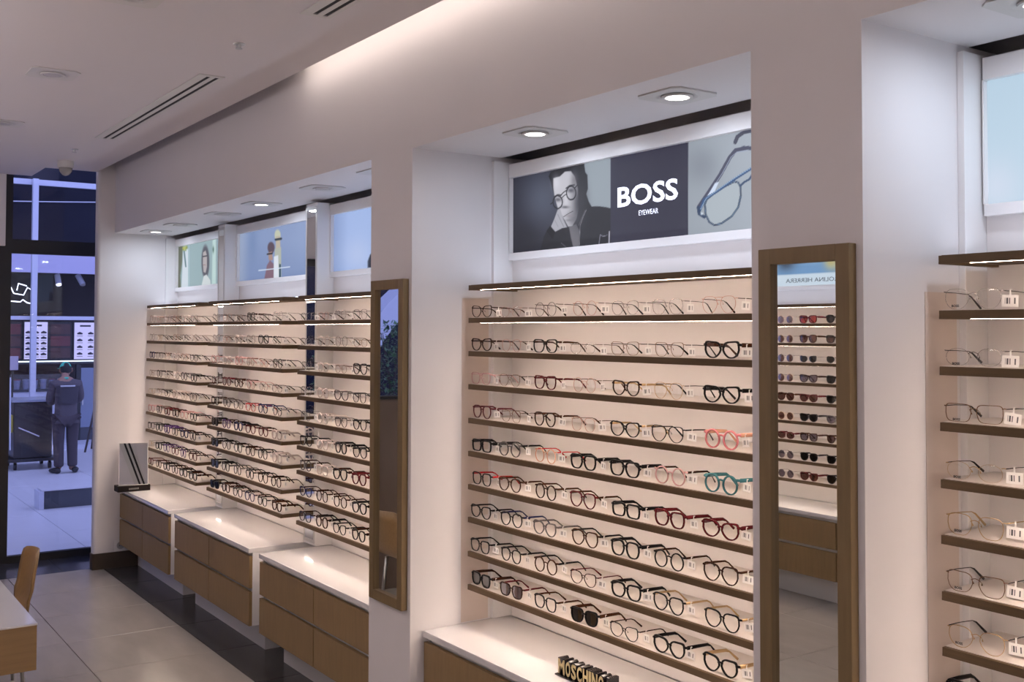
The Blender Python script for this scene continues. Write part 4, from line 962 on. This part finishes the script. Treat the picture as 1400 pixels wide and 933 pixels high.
# head with face, ears, bowed forward
hd = MB(); n = 18; rows = 14; vv = []; hc = Vector((.02, .155, 1.46))
for j in range(rows+1):
    ph = PI*j/rows
    for k in range(n):
        th = 2*PI*k/n; x = math.sin(ph)*math.cos(th); y = math.sin(ph)*math.sin(th); z = math.cos(ph)
        rx, ry, rz = .073, .092, .108
        if z < 0: rx *= 1-.22*(-z); ry *= 1-.10*(-z)
        p = Vector((x*rx, y*ry, z*rz))
        if y > .85 and abs(x) < .25 and -.35 < z < .05: p.y += .018*(1-abs(x)/.25)      # nose
        if y > .8 and .05 < z < .3 and .15 < abs(x) < .55: p.y -= .006                   # eye sockets
        if y > .8 and -.55 < z < -.42: p.y -= .004                                       # mouth line
        a = -.45; p = Vector((p.x, p.y*math.cos(a)-p.z*math.sin(a), p.y*math.sin(a)+p.z*math.cos(a)))
        vv.append(hc+p)
hd.add(vv, [(j*n+k, j*n+(k+1) % n, (j+1)*n+(k+1) % n, (j+1)*n+k) for j in range(rows) for k in range(n)])
def wv_(m_): m_.v = [(a+PX, b+PY, c_) for a, b, c_ in m_.v]; return m_
head = wv_(hd).build('head', M_SKIN, worker, smooth=True)
for s in (-1, 1):
    e = MB(); e.tube([(.02+s*.072, .135, 1.425), (.02+s*.086, .125, 1.452), (.02+s*.084, .135, 1.482), (.02+s*.072, .15, 1.478)], [.008, .012, .012, .007], 8); wv_(e).build('ear', M_SKIN, head, smooth=True)
    e = MB(); e.tube([(.02+s*.03-.008, .255, 1.43), (.02+s*.03+.008, .255, 1.43)], .007, 8); wv_(e).build('eye', M_HAIR, head, smooth=True)
def dome(r0, r1, lo, m, name, sc=1.0, parent=worker):
    q = MB(); vv = []; rows_ = 8
    for j in range(rows_+1):
        ph = (lo)*j/rows_
        for k in range(n):
            th = 2*PI*k/n; p = Vector((math.sin(ph)*math.cos(th)*.073*sc, math.sin(ph)*math.sin(th)*.092*sc, math.cos(ph)*.108*sc))
            a = r1; p = Vector((p.x, p.y*math.cos(a)-p.z*math.sin(a), p.y*math.sin(a)+p.z*math.cos(a)))
            vv.append(hc+p)
    q.add(vv, [(j*n+k, j*n+(k+1) % n, (j+1)*n+(k+1) % n, (j+1)*n+k) for j in range(rows_) for k in range(n)])
    return wv_(q).build(name, m, parent, smooth=True)
dome(0, .35, PI*.52, M_HAIR, 'hair', 1.07)
cap = dome(0, -.45, PI*.42, M_CAP, 'cap', 1.17)
b_ = MB(); b_.box(-.06, .10, .24, .31, 1.475, 1.483, .003); wv_(b_).build('cap_peak', M_CAP, cap)
# jacket and trousers follow the body a little larger
Vj = [V[0], V[1], V[2], V[3], (0, .05, 1.345), V[6], V[7], (-.14, .25, .985), V[10], V[11], (.14, .245, .995), (0, 0, .80)]
skin('jacket', [(a, b, c_) for a, b, c_ in Vj], [(0, 1), (1, 2), (2, 3), (3, 4), (3, 5), (5, 6), (6, 7), (3, 8), (8, 9), (9, 10), (0, 11)],
     [(.165, .125), (.16, .115), (.175, .125), (.125, .095), .062, .082, .066, .05, .082, .066, .05, (.165, .125)], M_JKT)
Vt = [(0, 0, .84), (-.095, 0, .76), (-.092, .01, .46), (-.088, -.01, .13), (-.088, -.01, .085), (.095, 0, .76), (.092, .02, .46), (.092, -.02, .13), (.092, -.02, .085)]
skin('trousers', Vt, [(0, 1), (1, 2), (2, 3), (3, 4), (0, 5), (5, 6), (6, 7), (7, 8)], [(.15, .12), .105, .082, .072, .072, .105, .082, .072, .072], M_TRS)
yk = MB(); vv = []
for j in range(6):
    z = .99+.25*j/5; hwk = .135+.02*j/5
    for k in range(9):
        s = k/8*2-1; vv.append((s*hwk, -(.133-.012*j/5)*math.sqrt(max(0.0, 1-(s*.78)**2))-.004, z))
yk.add(vv, [(j*9+k, j*9+k+1, (j+1)*9+k+1, (j+1)*9+k) for j in range(5) for k in range(8)])
wv_(yk).build('dark_back_panel', M_JD, worker, smooth=True)
sl = MB()
for k in range(12): sl.box(-.10+k*.0165, -.088+k*.0165, -.142+.0006*(k-5.5)**2, -.139+.0006*(k-5.5)**2, 1.235, 1.255)
wv_(sl).build('back_lettering', mat('reflective_white', (.7, .7, .74), .5), worker)
cl = MB(); cl.tube([(-.06, .03, 1.345), (0, -.025, 1.35), (.06, .03, 1.345)], [.012, .02, .012], 8); wv_(cl).build('green_collar', M_CAP, worker, smooth=True)
for s in (-1, 1):
    sh_ = MB(); x = s*.095+(.03 if s > 0 else -.01)
    sh_.tube([(x, -.07, .035), (x, -.03, .045), (x+s*.02, .05, .042), (x+s*.05, .14, .032), (x+s*.055, .17, .028)], [(.035, .030), (.042, .042), (.046, .040), (.042, .028), (.02, .018)], 12)
    wv_(sh_).build('shoe', M_SHOE, worker, smooth=True)
    hn = MB()
    base = Vector((s*.10, .35, .985))
    for q in range(4):
        L = (.060, .068, .064, .050)[q]; ox = (q-1.5)*.018
        hn.tube([base+Vector((ox, .0, 0)), base+Vector((ox, .05, .0)), base+Vector((ox, .05+L*.5, -.012)), base+Vector((ox*.9, .05+L*.8, -.035))], [.010, .009, .008, .006], 6)
    hn.tube([base+Vector((-s*.025, .0, 0)), base+Vector((-s*.05, .03, -.005)), base+Vector((-s*.052, .06, -.02))], [.011, .010, .007], 6)
    wv_(hn).build('fingers', M_SKIN, worker, smooth=True)

# scene reflected by the far framed mirror: planter, arch
t = thing('stone_planter', 'long brown-grey stone planter outside, seen in the far framed mirror', 'planter', (-2.2, 13, 0))
MB().box(-6.5, .2, 12.7, 13.6, 0, .95, .01).build('planter_wall', mat('marble_brown', (.10, .085, .08), .3, var=.4, scale=1.6, stretch=(1, 1, .4)), t)
bx('soil', mat('soil', (.03, .02, .015), .9, var=.3), -6.4, .1, 12.8, 13.5, .951, .97, t)
M_LEAF = [mat('leaf_green', (.05, .16, .045), .5, var=.4, scale=3), mat('leaf_pale', (.14, .30, .16), .5, var=.3, scale=3), mat('leaf_dark', (.02, .07, .03), .5, var=.4, scale=3)]
def shrub(cx, cy, z0, h, r, n_, seed, label):
    rr = random.Random(seed); t = thing('leafy_shrub', label, 'shrub', (cx, cy, z0), 'shrubs in the planter')
    for k in range(5):
        a = rr.uniform(0, 2*PI); MB().tube([(cx, cy, z0), (cx+r*.3*math.cos(a), cy+r*.2*math.sin(a), z0+h*.5), (cx+r*.7*math.cos(a), cy+r*.5*math.sin(a), z0+h*.9)], [.02, .012, .005], 5).build('branch', M_KBR, t)
    for mi, m in enumerate(M_LEAF):
        q = MB()
        for k in range(n_):
            u = rr.random(); a = rr.uniform(0, 2*PI); rad = r*math.sqrt(rr.random()); zz_ = z0+.12+h*.92*u; p = Vector((cx+rad*math.cos(a)*(1.15-u*.5), cy+rad*math.sin(a)*.6, zz_))
            d = Vector((rr.uniform(-1, 1), rr.uniform(-1, 1), rr.uniform(-.4, .8))).normalized(); e = d.cross(Vector((0, 0, 1))).normalized(); L = rr.uniform(.05, .11)
            q.add([p, p+d*L*.5+e*L*.22, p+d*L, p+d*L*.5-e*L*.22], [(0, 1, 2, 3)])
        q.build('foliage', m, t, kind='stuff')
for k in range(7):
    shrub(-4.2+k*.62, 13.15, .972, (1.0, 1.3, .85, 1.15, 1.4, 1.0, 1.2)[k], .24, 200, 40+k, 'leafy green shrub, %s from left in the stone planter outside' % ORD[k])
t = thing('marble_partition', 'low brown-grey marble partition on shop floor, seen in the far framed mirror', 'partition', (-.3, 7.55, 0))
bx('marble_slab', mat('marble_dark', (.15, .11, .085), .3, var=.45, scale=2.2, stretch=(1, 1, .5)), -1.5, .95, 7.5, 7.58, .001, 1.50, t, .004)
bx('cap_rail', M_BLACK, -1.5, .95, 7.49, 7.59, 1.501, 1.525, t, .003)
t = thing('white_arch', 'large pale curved arch outside, seen in the far framed mirror', 'arch', (-6.0, 16, 0))
ar = MB(); N = 24; v = []
for k in range(N+1):
    a = PI*k/N; 
    for rad in (3.2, 3.55):
        for y in (15.8, 16.3): v.append((-6.2+rad*math.cos(a), y, rad*math.sin(a)))
f = []
for k in range(N):
    b0 = 4*k; f += [(b0, b0+4, b0+6, b0+2), (b0+1, b0+3, b0+7, b0+5), (b0, b0+1, b0+5, b0+4), (b0+2, b0+6, b0+7, b0+3)]
ar.add(v, f); ar.build('arch_band', M_LAV, t)
